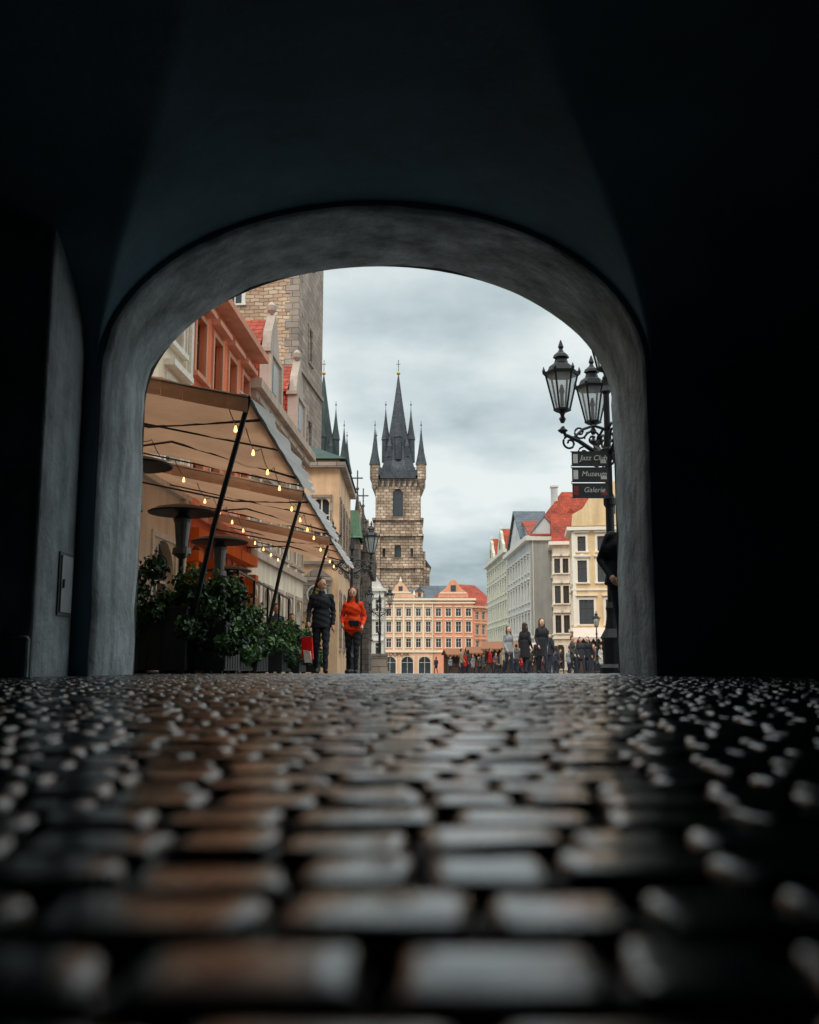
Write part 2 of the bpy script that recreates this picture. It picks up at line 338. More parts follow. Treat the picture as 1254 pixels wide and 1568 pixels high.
def house(name,loc,rot,W,D,H,wall,rows,roof='eave',rh=3,trim=None,roofm=None,frame=None,left=None,right=None,cornice=(),over=.35,parapet=None,sur=.13,keep=False,z0=0.0,hood=1):
    b=Bld(name,loc,rot,wall,trim,roofm,frame)
    X=Vector((1,0,0));Y=Vector((0,1,0));O=Vector((0,0,0))
    b.plane(O,X,-Y,W,z0,H,grid(W,rows),sur=sur,hood=hood)
    b.plane(Vector((0,D,0)),-Y,-X,D,z0,H,grid(D,left) if left else [],sur=sur)
    b.plane(Vector((W,0,0)),Y,X,D,z0,H,grid(D,right) if right else [],sur=sur)
    b.plane(Vector((W,D,0)),-X,Y,W,z0,H,[])
    for c in cornice:
        z,t,p=c
        b.T.box(-p,-p,z,W+p,0-.002,z+t); b.T.box(-p,0,z,-.002,D,z+t); b.T.box(W+.002,0,z,W+p,D,z+t)
    o=over
    if roof=='eave':
        k=rh/(D/2); 
        for (ya,yb,za,zb) in ((-o,D/2,H-o*k,H+rh),(D+o,D/2,H-o*k,H+rh)):
            b.R.hexa([(-.1,ya,za),(W+.1,ya,za),(W+.1,yb,zb),(-.1,yb,zb),(-.1,ya,za+.12),(W+.1,ya,za+.12),(W+.1,yb,zb+.12),(-.1,yb,zb+.12)])
        for x in (0,W): b.W.face([(x,0,H),(x,D,H),(x,D/2,H+rh)])
    elif roof=='gable':
        k=rh/(W/2)
        for (xa,xb,za,zb) in ((-o,W/2,H-o*k,H+rh),(W+o,W/2,H-o*k,H+rh)):
            b.R.hexa([(xa,-.12,za),(xa,D,za),(xb,D,zb),(xb,-.12,zb),(xa,-.12,za+.12),(xa,D,za+.12),(xb,D,zb+.12),(xb,-.12,zb+.12)])
        for y in (0,D): b.W.face([(0,y,H),(W,y,H),(W/2,y,H+rh)])
    elif roof=='hip':
        i=min(W,D)/2
        if W>=D: r0,r1=(i,D/2,H+rh),(W-i,D/2,H+rh)
        else: r0,r1=(W/2,i,H+rh),(W/2,D-i,H+rh)
        a,c,d,e=(-o,-o,H),(W+o,-o,H),(W+o,D+o,H),(-o,D+o,H)
        if W>=D:
            b.R.face([a,c,r1,r0]); b.R.face([c,d,r1]); b.R.face([d,e,r0,r1]); b.R.face([e,a,r0])
        else:
            b.R.face([a,c,r0]); b.R.face([c,d,r1,r0]); b.R.face([d,e,r1]); b.R.face([e,a,r0,r1])
        b.R.face([a,c,d,e])
    if keep: return b
    return b.done()

# ------------------------------------------------------------------ world / sun
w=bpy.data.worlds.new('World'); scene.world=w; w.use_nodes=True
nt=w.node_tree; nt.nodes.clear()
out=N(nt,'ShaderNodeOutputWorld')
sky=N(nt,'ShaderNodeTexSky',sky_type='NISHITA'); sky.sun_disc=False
sky.sun_elevation=math.radians(48); sky.sun_rotation=math.radians(200)
bg1=N(nt,'ShaderNodeBackground'); bg1.inputs['Strength'].default_value=.06
L(nt,sky.outputs[0],bg1.inputs[0])
tc=N(nt,'ShaderNodeTexCoord').outputs['Generated']
sp=N(nt,'ShaderNodeSeparateXYZ'); L(nt,tc,sp.inputs[0])
def math_(op,a,b=None):
    n=N(nt,'ShaderNodeMath',operation=op)
    for i,q in enumerate((a,b)):
        if q is None: continue
        if isinstance(q,(int,float)): n.inputs[i].default_value=q
        else: L(nt,q,n.inputs[i])
    return n.outputs[0]
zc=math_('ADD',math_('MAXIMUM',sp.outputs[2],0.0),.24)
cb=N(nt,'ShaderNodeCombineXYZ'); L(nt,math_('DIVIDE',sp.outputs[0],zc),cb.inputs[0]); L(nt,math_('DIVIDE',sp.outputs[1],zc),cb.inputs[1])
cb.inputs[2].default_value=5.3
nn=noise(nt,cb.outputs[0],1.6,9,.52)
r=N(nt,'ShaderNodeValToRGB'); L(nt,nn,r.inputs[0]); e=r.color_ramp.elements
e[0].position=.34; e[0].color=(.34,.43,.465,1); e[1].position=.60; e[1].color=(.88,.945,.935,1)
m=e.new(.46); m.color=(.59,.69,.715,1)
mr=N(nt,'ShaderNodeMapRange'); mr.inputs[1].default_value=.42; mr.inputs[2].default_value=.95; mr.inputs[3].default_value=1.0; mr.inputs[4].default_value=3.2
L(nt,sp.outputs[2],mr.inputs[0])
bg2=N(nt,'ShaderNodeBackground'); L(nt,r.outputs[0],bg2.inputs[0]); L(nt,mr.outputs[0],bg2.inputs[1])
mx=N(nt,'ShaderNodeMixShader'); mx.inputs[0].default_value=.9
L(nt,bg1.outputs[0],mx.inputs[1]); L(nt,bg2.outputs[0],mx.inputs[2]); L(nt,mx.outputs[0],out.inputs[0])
sd=bpy.data.lights.new('sun','SUN'); sd.energy=1.5; sd.angle=math.radians(25); sd.color=(1,.92,.82)
so=bpy.data.objects.new('sun',sd); COL.objects.link(so)
el,az=math.radians(48),math.radians(200)
dirv=Vector((math.sin(az)*math.cos(el),math.cos(az)*math.cos(el),math.sin(el)))
so.rotation_euler=dirv.to_track_quat('Z','Y').to_euler()

# ------------------------------------------------------------------ ground
def ground_mat():
    m,nt,b=newmat('cobble_ground')
    tc=N(nt,'ShaderNodeTexCoord').outputs['Object']
    v=N(nt,'ShaderNodeTexVoronoi'); v.feature='DISTANCE_TO_EDGE'; v.inputs['Scale'].default_value=9; L(nt,tc,v.inputs['Vector'])
    c=rampn(nt,v.outputs['Distance'],.02,(.04,.04,.04),.12,(.22,.22,.22))
    L(nt,mul(nt,c,rampn(nt,noise(nt,tc,.7,5),.3,(.6,.6,.6),.7,(1,1,1))),b.inputs['Base Color'])
    b.inputs['Roughness'].default_value=.4
    bp=N(nt,'ShaderNodeBump'); bp.inputs['Strength'].default_value=.6; bp.inputs['Distance'].default_value=.03
    L(nt,v.outputs['Distance'],bp.inputs['Height']); L(nt,bp.outputs['Normal'],b.inputs['Normal'])
    return m
g=MB()
ys=[-400,12.05,12.2,60,120,200,3000]; zs=[-.022,-.022,gz(12.2)-.004,gz(60),gz(120),gz(200),gz(200)]
for a in range(len(ys)-1):
    g.face([(-2500,ys[a],zs[a]),(2500,ys[a],zs[a]),(2500,ys[a+1],zs[a+1]),(-2500,ys[a+1],zs[a+1])])
g.obj('ground',ground_mat())

def cobbles():
    V=[];F=[];base=0
    def add(cx,cy,hw,hd,n,z0,tx,ty,pw):
        nonlocal base
        t=np.linspace(-1,1,n); t=np.sign(t)*np.abs(t)**.33; u,v=np.meshgrid(t,t)
        k=1-.10*(np.abs(u)*np.abs(v))**3
        ph=rng.uniform(0,6,4)
        x=u*hw*k+.003*np.sin(v*2+ph[2])*np.abs(u); y=v*hd*k+.003*np.sin(u*2.2+ph[3])*np.abs(v)
        d=(np.abs(u)**(pw+5)+np.abs(v)**pw)
        z=z0-.0115*np.minimum(d,1.5)+tx*x+ty*y
        z+=.0007*np.sin(u*3+ph[0])*np.cos(v*3.3+ph[1])
        V.append(np.stack([cx+x,cy+y,z],-1).reshape(-1,3))
        idx=np.arange(n*n).reshape(n,n)+base
        F.append(np.stack([idx[:-1,:-1],idx[:-1,1:],idx[1:,1:],idx[1:,:-1]],-1).reshape(-1,4)); base+=n*n
    y=-1.2
    while y<12.05:
        dp=rng.uniform(.074,.098)
        lim=min(4.7,1.6+max(0,y)*.75)
        n=11 if y<2.5 else 7
        x=-lim-rng.uniform(0,.1)
        while x<lim:
            wd=rng.uniform(.062,.118)
            add(x+wd/2,y+dp/2+.012*math.sin(x*2.3+y)+rng.normal(0,.0035),wd/2-.0018,dp/2-.0022,n,rng.normal(0,.0015),rng.normal(0,.009),rng.normal(0,.012),rng.uniform(7,13))
            x+=wd
        y+=dp
    V=np.concatenate(V);F=np.concatenate(F)
    me=bpy.data.meshes.new('cobblestone_pavement')
    me.vertices.add(len(V)); me.vertices.foreach_set('co',V.ravel())
    me.loops.add(F.size); me.loops.foreach_set('vertex_index',F.ravel().astype(np.int32))
    me.polygons.add(len(F)); me.polygons.foreach_set('loop_start',np.arange(0,F.size,4,dtype=np.int32))
    me.polygons.foreach_set('loop_total',np.full(len(F),4,dtype=np.int32))
    me.polygons.foreach_set('use_smooth',np.ones(len(F),dtype=bool)); me.update(calc_edges=True); me.validate()
    m,nt,b=newmat('wet_granite_setts')
    tc=N(nt,'ShaderNodeTexCoord').outputs['Object']
    ge=N(nt,'ShaderNodeNewGeometry')
    c=rampn(nt,ge.outputs['Random Per Island'],0,(.020,.027,.034),1,(.065,.08,.09))
    c=mul(nt,c,rampn(nt,noise(nt,tc,140,3,.7),.35,(.45,.45,.45),.62,(1.2,1.2,1.2)))
    L(nt,c,b.inputs['Base Color'])
    rr=N(nt,'ShaderNodeMapRange'); L(nt,noise(nt,tc,22,4,.6),rr.inputs[0]); rr.inputs[1].default_value=.3; rr.inputs[2].default_value=.7; rr.inputs[3].default_value=.17; rr.inputs[4].default_value=.40
    L(nt,rr.outputs[0],b.inputs['Roughness'])
    b.inputs['Specular IOR Level'].default_value=.55
    b.inputs['Coat Weight'].default_value=.75; b.inputs['Coat Roughness'].default_value=.14; b.inputs['Coat IOR'].default_value=1.45
    bp=N(nt,'ShaderNodeBump'); bp.inputs['Strength'].default_value=.25; bp.inputs['Distance'].default_value=.003
    L(nt,noise(nt,tc,70,4,.6),bp.inputs['Height']); L(nt,bp.outputs['Normal'],b.inputs['Normal'])
    me.materials.append(m)
    o=bpy.data.objects.new('cobblestone_pavement',me); COL.objects.link(o)
cobbles()

# ------------------------------------------------------------------ passage with arch
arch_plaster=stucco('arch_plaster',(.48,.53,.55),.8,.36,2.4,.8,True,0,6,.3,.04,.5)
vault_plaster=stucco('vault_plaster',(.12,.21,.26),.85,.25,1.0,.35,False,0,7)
pas=empty('arched_passage',(0,0,0))
xc,A,B,SP=-.35,2.65,1.67,3.0
Y1,Y2=9.5,11.0
jamb=MB(); nA=48
prof=[(xc-A,-.06),(xc-A,.35),(xc-A,.7),(xc-A,1.1),(xc-A,1.5),(xc-A,1.9),(xc-A,2.3),(xc-A,2.7)]
for k in range(nA+1):
    t=math.pi*(1-k/nA); prof.append((xc+A*math.cos(t),SP+B*math.sin(t)))
prof+=[(xc+A,2.7),(xc+A,2.3),(xc+A,1.9),(xc+A,1.5),(xc+A,1.1),(xc+A,.7),(xc+A,.35),(xc+A,-.06)]
yy=[Y1,Y1+.03,Y1+.08]+list(np.linspace(Y1+.3,Y2-.06,5))+[Y2-.02,Y2]
ee=[.05,.015,0]+[0]*5+[.01,.03]
i0=len(jamb.v)
for (x,z) in prof:
    for j,y in enumerate(yy):
        d=.014*math.sin(x*3.1+z*2.3+y*2)+.010*math.sin(z*7+x*5+y)+.005*math.sin(z*17+x*13)
        r_=Vector((x-xc,0,(z-SP) if z>SP else 0)).normalized()
        d+=ee[j]
        jamb.v.append((x+r_.x*d,y,z+r_.z*d))
for a in range(len(prof)-1):
    for b in range(len(yy)-1):
        p=i0+a*len(yy)+b; q=p+len(yy)
        jamb.f.append((p,p+1,q+1,q)); jamb.m.append(0)
jamb.obj('arch_soffit',arch_plaster,pas,True)
def facewall(mb,y,a,b,xl,xr,top):
    mb.face([(xl,y,-.06),(xc-a,y,-.06),(xc-a,y,SP),(xl,y,SP)]); mb.face([(xc+a,y,-.06),(xr,y,-.06),(xr,y,SP),(xc+a,y,SP)])
    mb.face([(xl,y,SP),(xc-a,y,SP),(xc-a,y,top),(xl,y,top)]); mb.face([(xc+a,y,SP),(xr,y,SP),(xr,y,top),(xc+a,y,top)])
    for k in range(nA):
        t0=math.pi*(1-k/nA); t1=math.pi*(1-(k+1)/nA)
        x0,x1=xc+a*math.cos(t0),xc+a*math.cos(t1); z0,z1=SP+b*math.sin(t0),SP+b*math.sin(t1)
        mb.face([(x0,y,z0),(x1,y,z1),(x1,y,top),(x0,y,top)])
fw=MB(); facewall(fw,Y1+.002,A+.035,B+.035,-9,7,8)
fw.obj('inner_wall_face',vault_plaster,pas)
fo=MB(); facewall(fo,Y2-.002,A+.005,B+.005,-9,7,12)
fo.obj('outer_wall_face',stucco('outer_plaster',(.5,.45,.38)),pas)
sh=MB()
sh.box(-9.2,-6,-.05,-9,Y2-.01,12); sh.box(4.6,-6,-.05,7,Y1-.01,12); sh.box(-9,-6.2,-.05,4.6,-6,12); sh.box(-9,-6,8.3,7,Y2-.01,8.6)
sh.box(7,Y1,-.05,7.2,Y2,12)
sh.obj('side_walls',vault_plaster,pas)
VA,VB=A+.085,B+.085
cy0,hl=5.0,4.5
vt=MB(); nx,ny=150,120
xs=np.concatenate([np.linspace(-9,xc-VA,14)[:-1],xc-VA*np.cos(np.linspace(0,math.pi,nx)),np.linspace(xc+VA,4.6,10)[1:]])
ysv=np.linspace(cy0-hl,cy0+hl,ny)
def zv(x,y):
    z1=SP+VB*math.sqrt(max(0,1-((x-xc)/VA)**2)) if abs(x-xc)<VA else SP
    z2=SP+(VB-.12)*math.sqrt(max(0,1-((y-cy0)/hl)**2))
    return max(z1,z2)
for y in ysv:
    for x in xs: vt.v.append((x,y,zv(x,y)))
nX=len(xs)
for j in range(ny-1):
    for i in range(nX-1):
        p=j*nX+i; vt.f.append((p,p+nX,p+nX+1,p+1)); vt.m.append(0)
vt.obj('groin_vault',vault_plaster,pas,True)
vb=MB()
vb.box(-9,-6,SP,4.6,cy0-hl,SP+2.2)
vb.obj('rear_vault',vault_plaster,pas)
pl=MB()
pl.box(-4.3,8.5,-.05,-3.2,Y1-.003,SP+1.3); pl.box(-4.36,8.42,-.05,-3.2,8.499,.35)
o=pl.obj('pilaster',arch_plaster,pas)
bv=o.modifiers.new('b','BEVEL'); bv.width=.05; bv.segments=3
mp=MB(); mp.box(-3.2,9.04,.55,-3.185,9.38,1.13,0); mp.box(-3.185,9.07,.58,-3.17,9.35,1.10,1); mp.box(-3.17,9.1,.8,-3.155,9.12,.88,0)
mp.obj('meter_cabinet',[plain('cabinet_frame',(.12,.13,.14),.6),plain('cabinet_door',(.42,.44,.45),.5)],pas)

# ------------------------------------------------------------------ left row
sl=.052; rot=math.pi/2-math.atan(sl)
def fx(y): return -6.52+sl*y
def row(name,y0,y1,H,wall,rows,rh,**k):
    return house(name,(fx(y0),y0,gz((y0+y1)/2)-.05),rot,(y1-y0)/math.cos(math.atan(sl)),9,H,wall,rows,'eave',rh,**k)
cream=stucco('stucco_cream',S(235,214,188)); terra=stucco('stucco_terracotta',S(230,124,84)); cream2=stucco('stucco_pale',S(240,216,190)); orange=stucco('stucco_orange',S(240,118,52))
dtrim=stucco('stone_trim',S(186,162,144))
b=row('cream_town_house',11.3,23.2,9.6,cream,[(.3,2.6,1.6,4,True),(4.6,1.9,1.1,5),(7.4,1.5,1.0,5)],3,cornice=((4.0,.2,.15),(9.3,.3,.35)),keep=True)
b.F.tube([(11.6,-.12,0),(11.6,-.12,9.2)],.07,6); b.done()
b=row('terracotta_town_house',23.25,30.2,10.0,terra,[(.2,3.0,1.5,3,True),(4.5,2.0,.95,4),(7.4,1.5,.9,4)],3.2,cornice=((3.8,.22,.18),(9.75,.2,.45)),frame=M['brownwood'],trim=stucco('terracotta_trim',S(208,146,118)),keep=True)
fr=MB()
for k in range(20): fr.box(.2+k*.35,-.03,9.3,.38+k*.35,-.001,9.55)
fr.obj('painted_frieze',M['white'],b.e)
X_=Vector((1,0,0));Yn=Vector((0,-1,0))
O_=Vector((0,0,0))
po=MB()
for c in (1.2,3.5,5.8):
    for s_ in (-1,1):
        po.obox(O_,X_,Yn,c+s_*.95-.14,c+s_*.95+.14,0,2.7,.01,.28); po.obox(O_,X_,Yn,c+s_*.95-.2,c+s_*.95+.2,2.7,2.95,.01,.36)
    po.obox(O_,X_,Yn,c-1.12,c+1.12,3.2,3.5,.01,.34)
po.obj('portals',orange,b.e); b.done()
b=row('dormered_town_house',30.25,41.0,9.2,cream2,[(.2,2.7,1.3,5,True),(4.2,1.9,1.0,6),(6.9,1.4,.9,6)],3.4,cornice=((3.7,.2,.15),(8.6,.25,.2),(8.85,.3,.4)),trim=dtrim,keep=True)
D_=MB(); Dg=MB(); Dr=MB()
for c in (3.2,8.6):
    D_.prism([(c-1.1,9.2),(c+1.1,9.2),(c+1.1,10.9),(c+.85,11.1),(c+.62,11.7),(c+.3,12.1),(c,12.5),(c-.3,12.1),(c-.62,11.7),(c-.85,11.1),(c-1.1,10.9)],-.1,.2)
    D_.box(c-1.2,-.18,10.8,c+1.2,.25,10.95); D_.lathe(c,.05,[(.05,12.5),(.16,12.62),(.18,12.8),(.05,12.95)],8)
    for s_ in (-1,1): D_.box(c+s_*1.0-.12,-.2,9.2,c+s_*1.0+.12,-.1,10.8); D_.lathe(c+s_*1.05,.05,[(.12,10.95),(.04,11.4)],6)
    Dg.box(c-.35,-.12,9.6,c+.35,-.105,10.6)
    Dr.hexa([(c-1.2,.2,10.9),(c,.2,12.2),(c,3.2,12.2),(c-1.2,2.2,10.9),(c-1.2,.2,11.0),(c,.2,12.3),(c,3.2,12.3),(c-1.2,2.2,11.0)])
    Dr.hexa([(c+1.2,.2,10.9),(c,.2,12.2),(c,3.2,12.2),(c+1.2,2.2,10.9),(c+1.2,.2,11.0),(c,.2,12.3),(c,3.2,12.3),(c+1.2,2.2,11.0)])
    Dr.box(c-1.05,.2,9.3,c+1.05,2.2,10.9)
D_.obj('dormers',stucco('dormer_stone',S(190,172,158)),b.e); Dg.obj('dormer_windows',M['glass'],b.e); Dr.obj('dormer_roofs',M['tile'],b.e)
b.done()

# ------------------------------------------------------------------ town hall tower
rubble=bricks('sandstone_rubble',S(242,208,176),S(204,160,128),S(146,122,104),.62,.25,.025,.9,.8,.3,1,.2)
ash=bricks('sandstone_ashlar',S(192,172,156),S(160,142,130),S(104,96,88),.9,.42,.02,.9,.5,.02,1,.26)
tw=empty('clock_tower',(-7.2,62,gz(62)-.1),-math.radians(5.6))
X=Vector((1,0,0));Y=Vector((0,1,0))
t=Bld('',0,0,rubble,e=tw)
WT=8.4; O=Vector((-WT,0,0))
t.plane(O,X,-Y,WT,0,46,[(3.6,4.6,14,16.4,True),(3.6,4.6,24,26.4,True),(3.4,4.8,33,36,True)],sur=.25)
t.plane(Vector((-WT,WT,0)),-Y,-X,WT,0,46,[]); t.plane(Vector((0,WT,0)),-X,Y,WT,0,46,[])
t.done()
t2=Bld('',0,0,ash,trim=ash,e=tw)
t2.plane(Vector((0,0,0)),Y,X,WT,0,46,[(3.2,4.6,8,11.5,True),(3.4,4.6,14,17,True),(3.4,4.4,21,23.4,True),(3.4,4.4,28,30.4,True)],sur=.25)
for i in range(0,76):
    e_=.9 if i%2 else .6
    t2.W.box(-e_,-.04,i*.6+.005,.035,.0-.001,i*.6+.595); t2.W.box(.001,0,i*.6+.005,.035,e_*1.4,i*.6+.595)
for z in (12.2,19.5,31): t2.T.box(-WT-.1,-.16,z,.16,-.045,z+.3); t2.T.box(.045,-.045,z,.16,WT,z+.3)
t2.T.box(-WT-.5,-.5,46,.5,WT+.5,47.2)
t2.roof=M['slate']; t2.R.lathe(-WT/2,WT/2,[(5,47.2),(3.4,51),(2,55),(.1,62)],8,0,math.pi/8)
t2.done()

be=house('oriel_chapel_house',(-8.2,46,gz(46)-.05),0,4.9,9,10.0,stucco('stucco_beige',S(226,184,146),var=.25),[(5.8,2.4,.8,3,True)],'hip',1.5,roofm=M['darkcopper'],cornice=((5.0,.2,.12),(9.6,.25,.3)),right=[(5.6,2.6,.9,4,True),(1.2,2.6,1.1,3,True)],trim=ash)
ck=MB()
def ring(mb,cx,z,y,r0,r1,th,m,n=32):
    for k in range(n):
        a,b_=2*math.pi*k/n,2*math.pi*(k+1)/n
        P=lambda r,t,yy:(cx+r*math.cos(t),yy,z+r*math.sin(t))
        mb.face([P(r0,a,y-th),P(r1,a,y-th),P(r1,b_,y-th),P(r0,b_,y-th)],m); mb.face([P(r1,a,y-th),P(r1,a,y),P(r1,b_,y),P(r1,b_,y-th)],m)
cy=empty('astronomical_clock',(-4.26,45.95,gz(46)+3.6))
ck.box(-.62,-.06,-.65,.62,-.002,.65,0)
ring(ck,0,0,-.06,0,.5,.05,1); ring(ck,0,0,-.06,.40,.48,.08,2); ring(ck,0,0,-.06,.24,.28,.08,3)
for k in range(12):
    a=k*math.pi/6; ck.tube([(.30*math.cos(a),-.15,.30*math.sin(a)),(.38*math.cos(a),-.15,.38*math.sin(a))],.012,4,3)
ck.tube([(0,-.17,0),(.2,-.17,.25)],.016,4,3); ck.tube([(0,-.17,0),(-.1,-.17,.3)],.016,4,3)
ck.box(-.7,-.18,.65,.7,-.002,.78,0); ck.box(-.7,-.18,-.8,.7,-.002,-.65,0); ck.prism([(-.7,.78),(.7,.78),(0,1.3)],-.16,-.002,0)
ck.obj('dial',[ash,plain('dial_blue',S(50,68,84),.5),plain('dial_ring',S(190,190,180),.5),plain('gold',S(190,150,70),.35,.8)],cy)

gstone=bricks('gothic_stone',S(136,122,110),S(102,92,84),S(60,56,52),.8,.4,.02,.9,.5,.03,1,.3)
ch=house('gothic_chapel',(-9.5,78,gz(78)-.1),0,6.1,12,9.0,gstone,[(3.2,4.2,.9,4,True)],'gable',5.0,roofm=M['slate'],right=[(3,4.4,1.0,5,True)],trim=gstone,cornice=((8.5,.4,.3),),sur=.15)
pn=MB()
def pinn(mb,x,y,z0,z1,r,m=0,cross=False):
    mb.lathe(x,y,[(r,z0),(r,z0+(z1-z0)*.35),(r*1.35,z0+(z1-z0)*.37),(r*1.2,z0+(z1-z0)*.42),(r*.25,z1)],6,m)
    mb.lathe(x,y,[(r*.2,z1-.02),(r*.7,z1+.15),(r*.2,z1+.35)],6,m)
    if cross:
        mb.box(x-.05,y-.05,z1+.3,x+.05,y+.05,z1+1.7,m); mb.box(x-.45,y-.045,z1+1.0,x+.45,y+.045,z1+1.1,m)
for x,z in ((0,11),(1.5,12.2),(4.6,12.2),(6.1,11.4)): pinn(pn,x,-.15,8.2,z+.4,.26)
for k in range(1,6): pinn(pn,6.25,k*2.3,8.2,11.6,.26)
pinn(pn,3.05,-.1,13.4,15.6,.25,0,True); pinn(pn,5.2,3,11,15.0,.22,0,True); pinn(pn,5.5,7,11,14.2,.22,0,True)
for x in (0,1.5,3.05,4.6,6.1): pn.box(x-.25,-.5,0,x+.25,-.003,7.6)
pn.obj('pinnacles',gstone,ch)
gb=house('copper_roofed_oriel',(-5.3,70,gz(70)-.1),0,1.7,3,9.6,gstone,[(5,2.6,.8,1,True)],'hip',.6,roofm=M['copper'],trim=gstone,keep=True)
gb.R.hexa([(-.15,-.15,9.6),(1.85,-.15,9.6),(1.85,3,9.6),(-.15,3,9.6),(0.05,.05,11.6),(1.65,.05,11.6),(1.65,3,11.6),(0.05,3,11.6)])
gb.done()
house('white_gabled_house',(-7.2,128,gz(128)-.1),0,3.9,10,11.0,stucco('stucco_white',S(226,220,210)),[(2.5,1.5,.8,3),(5.2,1.5,.8,3),(8,1.5,.8,3)],'gable',3.2,roofm=M['slate'],cornice=((10.6,.35,.3),))

# ------------------------------------------------------------------ Tyn church
tst=bricks('church_stone',S(240,210,180),S(178,150,126),S(108,96,86),1.3,.7,.07,.9,.6,.3,1,.32)
tsl=bricks('church_slate',S(84,88,94),S(62,66,74),S(42,46,50),.6,.5,.03,.55,.5,.02,1,.2)
gsl=stucco('church_slate_mossy',S(66,76,74),.6,.3,.5,.1)
gold=plain('gilded_finial',S(200,150,60),.3,.9)
cz=gz(230)-.1
tc_=empty('gothic_church',(-2.7,230,cz))
def tower(ox,slm):
    t=Bld('',0,0,tst,trim=tst,roof=slm,frame=tsl,e=tc_)
    h=5.2
    for (O,U,Nn) in ((Vector((ox-h,0,0)),X,-Y),(Vector((ox-h,2*h,0)),-Y,-X),(Vector((ox+h,0,0)),Y,X),(Vector((ox+h,2*h,0)),-X,Y)):
        t.plane(O,U,Nn,2*h,0,45,[(h-1.2,h+1.2,36.0,42.6,True),(h-.8,h+.8,26.4,29.4,True),(h-3.6,h-2.9,26.6,28.6,True),(h+2.9,h+3.6,26.6,28.6,True)],rec=.8,sur=.3,proud=.18,mull=True)
        for k in range(8):
            u=.6+k*1.3; t.G.obox(O,U,Nn,u,u+.55,43.2,44.4,.02,.05)
            t.W.obox(O,U,Nn,u-.38,u-.08,43.0,45,.02,.5)
        for s_ in (0.0,2*h-1.1): t.W.obox(O,U,Nn,s_,s_+1.1,0,34.6,.02,.55)
        for z in (24,31.4,35.2): t.T.obox(O,U,Nn,-.5,2*h+.5,z,z+.5,.02,.8)
        t.F.obox(O,U,Nn,-1.0,2*h+1.0,45,45.7,-1,1.0); t.F.obox(O,U,Nn,-1.0,2*h+1.0,45.7,47.0,.7,.95)
        for k in range(14): t.F.obox(O,U,Nn,-.7+k*.88,-.4+k*.88,47.0,47.6,.72,.93)
    for sx in (-1,1):
        for sy in (0,1):
            x=ox+sx*(h+.25); y=-.25 if sy==0 else 2*h+.25
            t.W.lathe(x,y,[(.2,42.6),(1.15,45),(1.15,48.2),(1.3,48.3)],8)
            t.R.lathe(x,y,[(1.35,48.3),(.75,51.2),(.32,54.6),(.05,57.4)],8); t.F.tube([(x,y,57.3),(x,y,59)],.06,5)
            t.F.lathe(x,y,[(.05,57.6),(.22,57.9),(.05,58.2)],6)
    cx,cyy=ox,h
    t.R.lathe(cx,cyy,[(4.7,45.7),(4.5,47.4),(3.7,50),(3.0,53.2),(2.35,57),(1.6,61.5),(.9,66.2),(.16,71.5)],8,0,math.pi/8)
    for k in range(4):
        a=k*math.pi/2; x,y=cx+3.05*math.cos(a),cyy+3.05*math.sin(a)
        t.R.lathe(x,y,[(.95,50.0),(.9,55.4),(1.08,55.5),(.6,58.4),(.22,61.4),(.04,63.6)],8); t.F.tube([(x,y,63.5),(x,y,65.2)],.06,5); t.F.lathe(x,y,[(.05,64),(.24,64.3),(.05,64.6)],6)
        a+=math.pi/4; x,y=cx+2.9*math.cos(a),cyy+2.9*math.sin(a)
        t.R.hexa([(x-.5,y-.5,51),(x+.5,y-.5,51),(x+.5,y+.5,51),(x-.5,y+.5,51),(x-.45,y-.45,53.4),(x+.45,y-.45,53.4),(x+.45,y+.45,53.4),(x-.45,y+.45,53.4)])
        t.R.lathe(x,y,[(.75,53.4),(.05,55.8)],4,0,math.pi/4)
    t.F.tube([(cx,cyy,71.3),(cx,cyy,75.6)],.08,5)
    g_=MB(); g_.lathe(cx,cyy,[(.05,71.6),(.45,72),(.45,72.3),(.05,72.7)],8); g_.box(cx-.5,cyy-.06,74.4,cx+.5,cyy+.06,74.6); g_.obj('finial',gold,tc_)
    t.done()
tower(0,tsl); tower(-18.2,gsl)
nv=MB(); nv.box(-13,3,0,-5.2,40,27); nv.prism([(-13,27),(-5.2,27),(-9.1,40)],3,4); nv.box(5.4,3,0,7.4,30,24.5); nv.box(5.4,1,0,6.4,3,28)
for k in range(6): nv.lathe(-12+k*1.25,2.8,[(.35,26),(.35,30+2.4*(2.6-abs(k-2.6))),(.05,33+2.4*(2.6-abs(k-2.6)))],6)
nv.obj('nave_walls',tst,tc_)
nr=MB(); nr.hexa([(-13.4,3.9,26.6),(-9.1,3.9,40.3),(-9.1,40,40.3),(-13.4,40,26.6),(-13.4,3.9,26.9),(-9.1,3.9,40.6),(-9.1,40,40.6),(-13.4,40,26.9)])
nr.hexa([(-4.6,3.9,26.6),(-9.1,3.9,40.3),(-9.1,40,40.3),(-4.6,40,26.6),(-4.6,3.9,26.9),(-9.1,3.9,40.6),(-9.1,40,40.6),(-4.6,40,26.9)])
nr.prism([(5.3,24.5),(7.8,24.5),(5.3,28)],3.2,30); nr.obj('nave_roof',tsl,tc_)

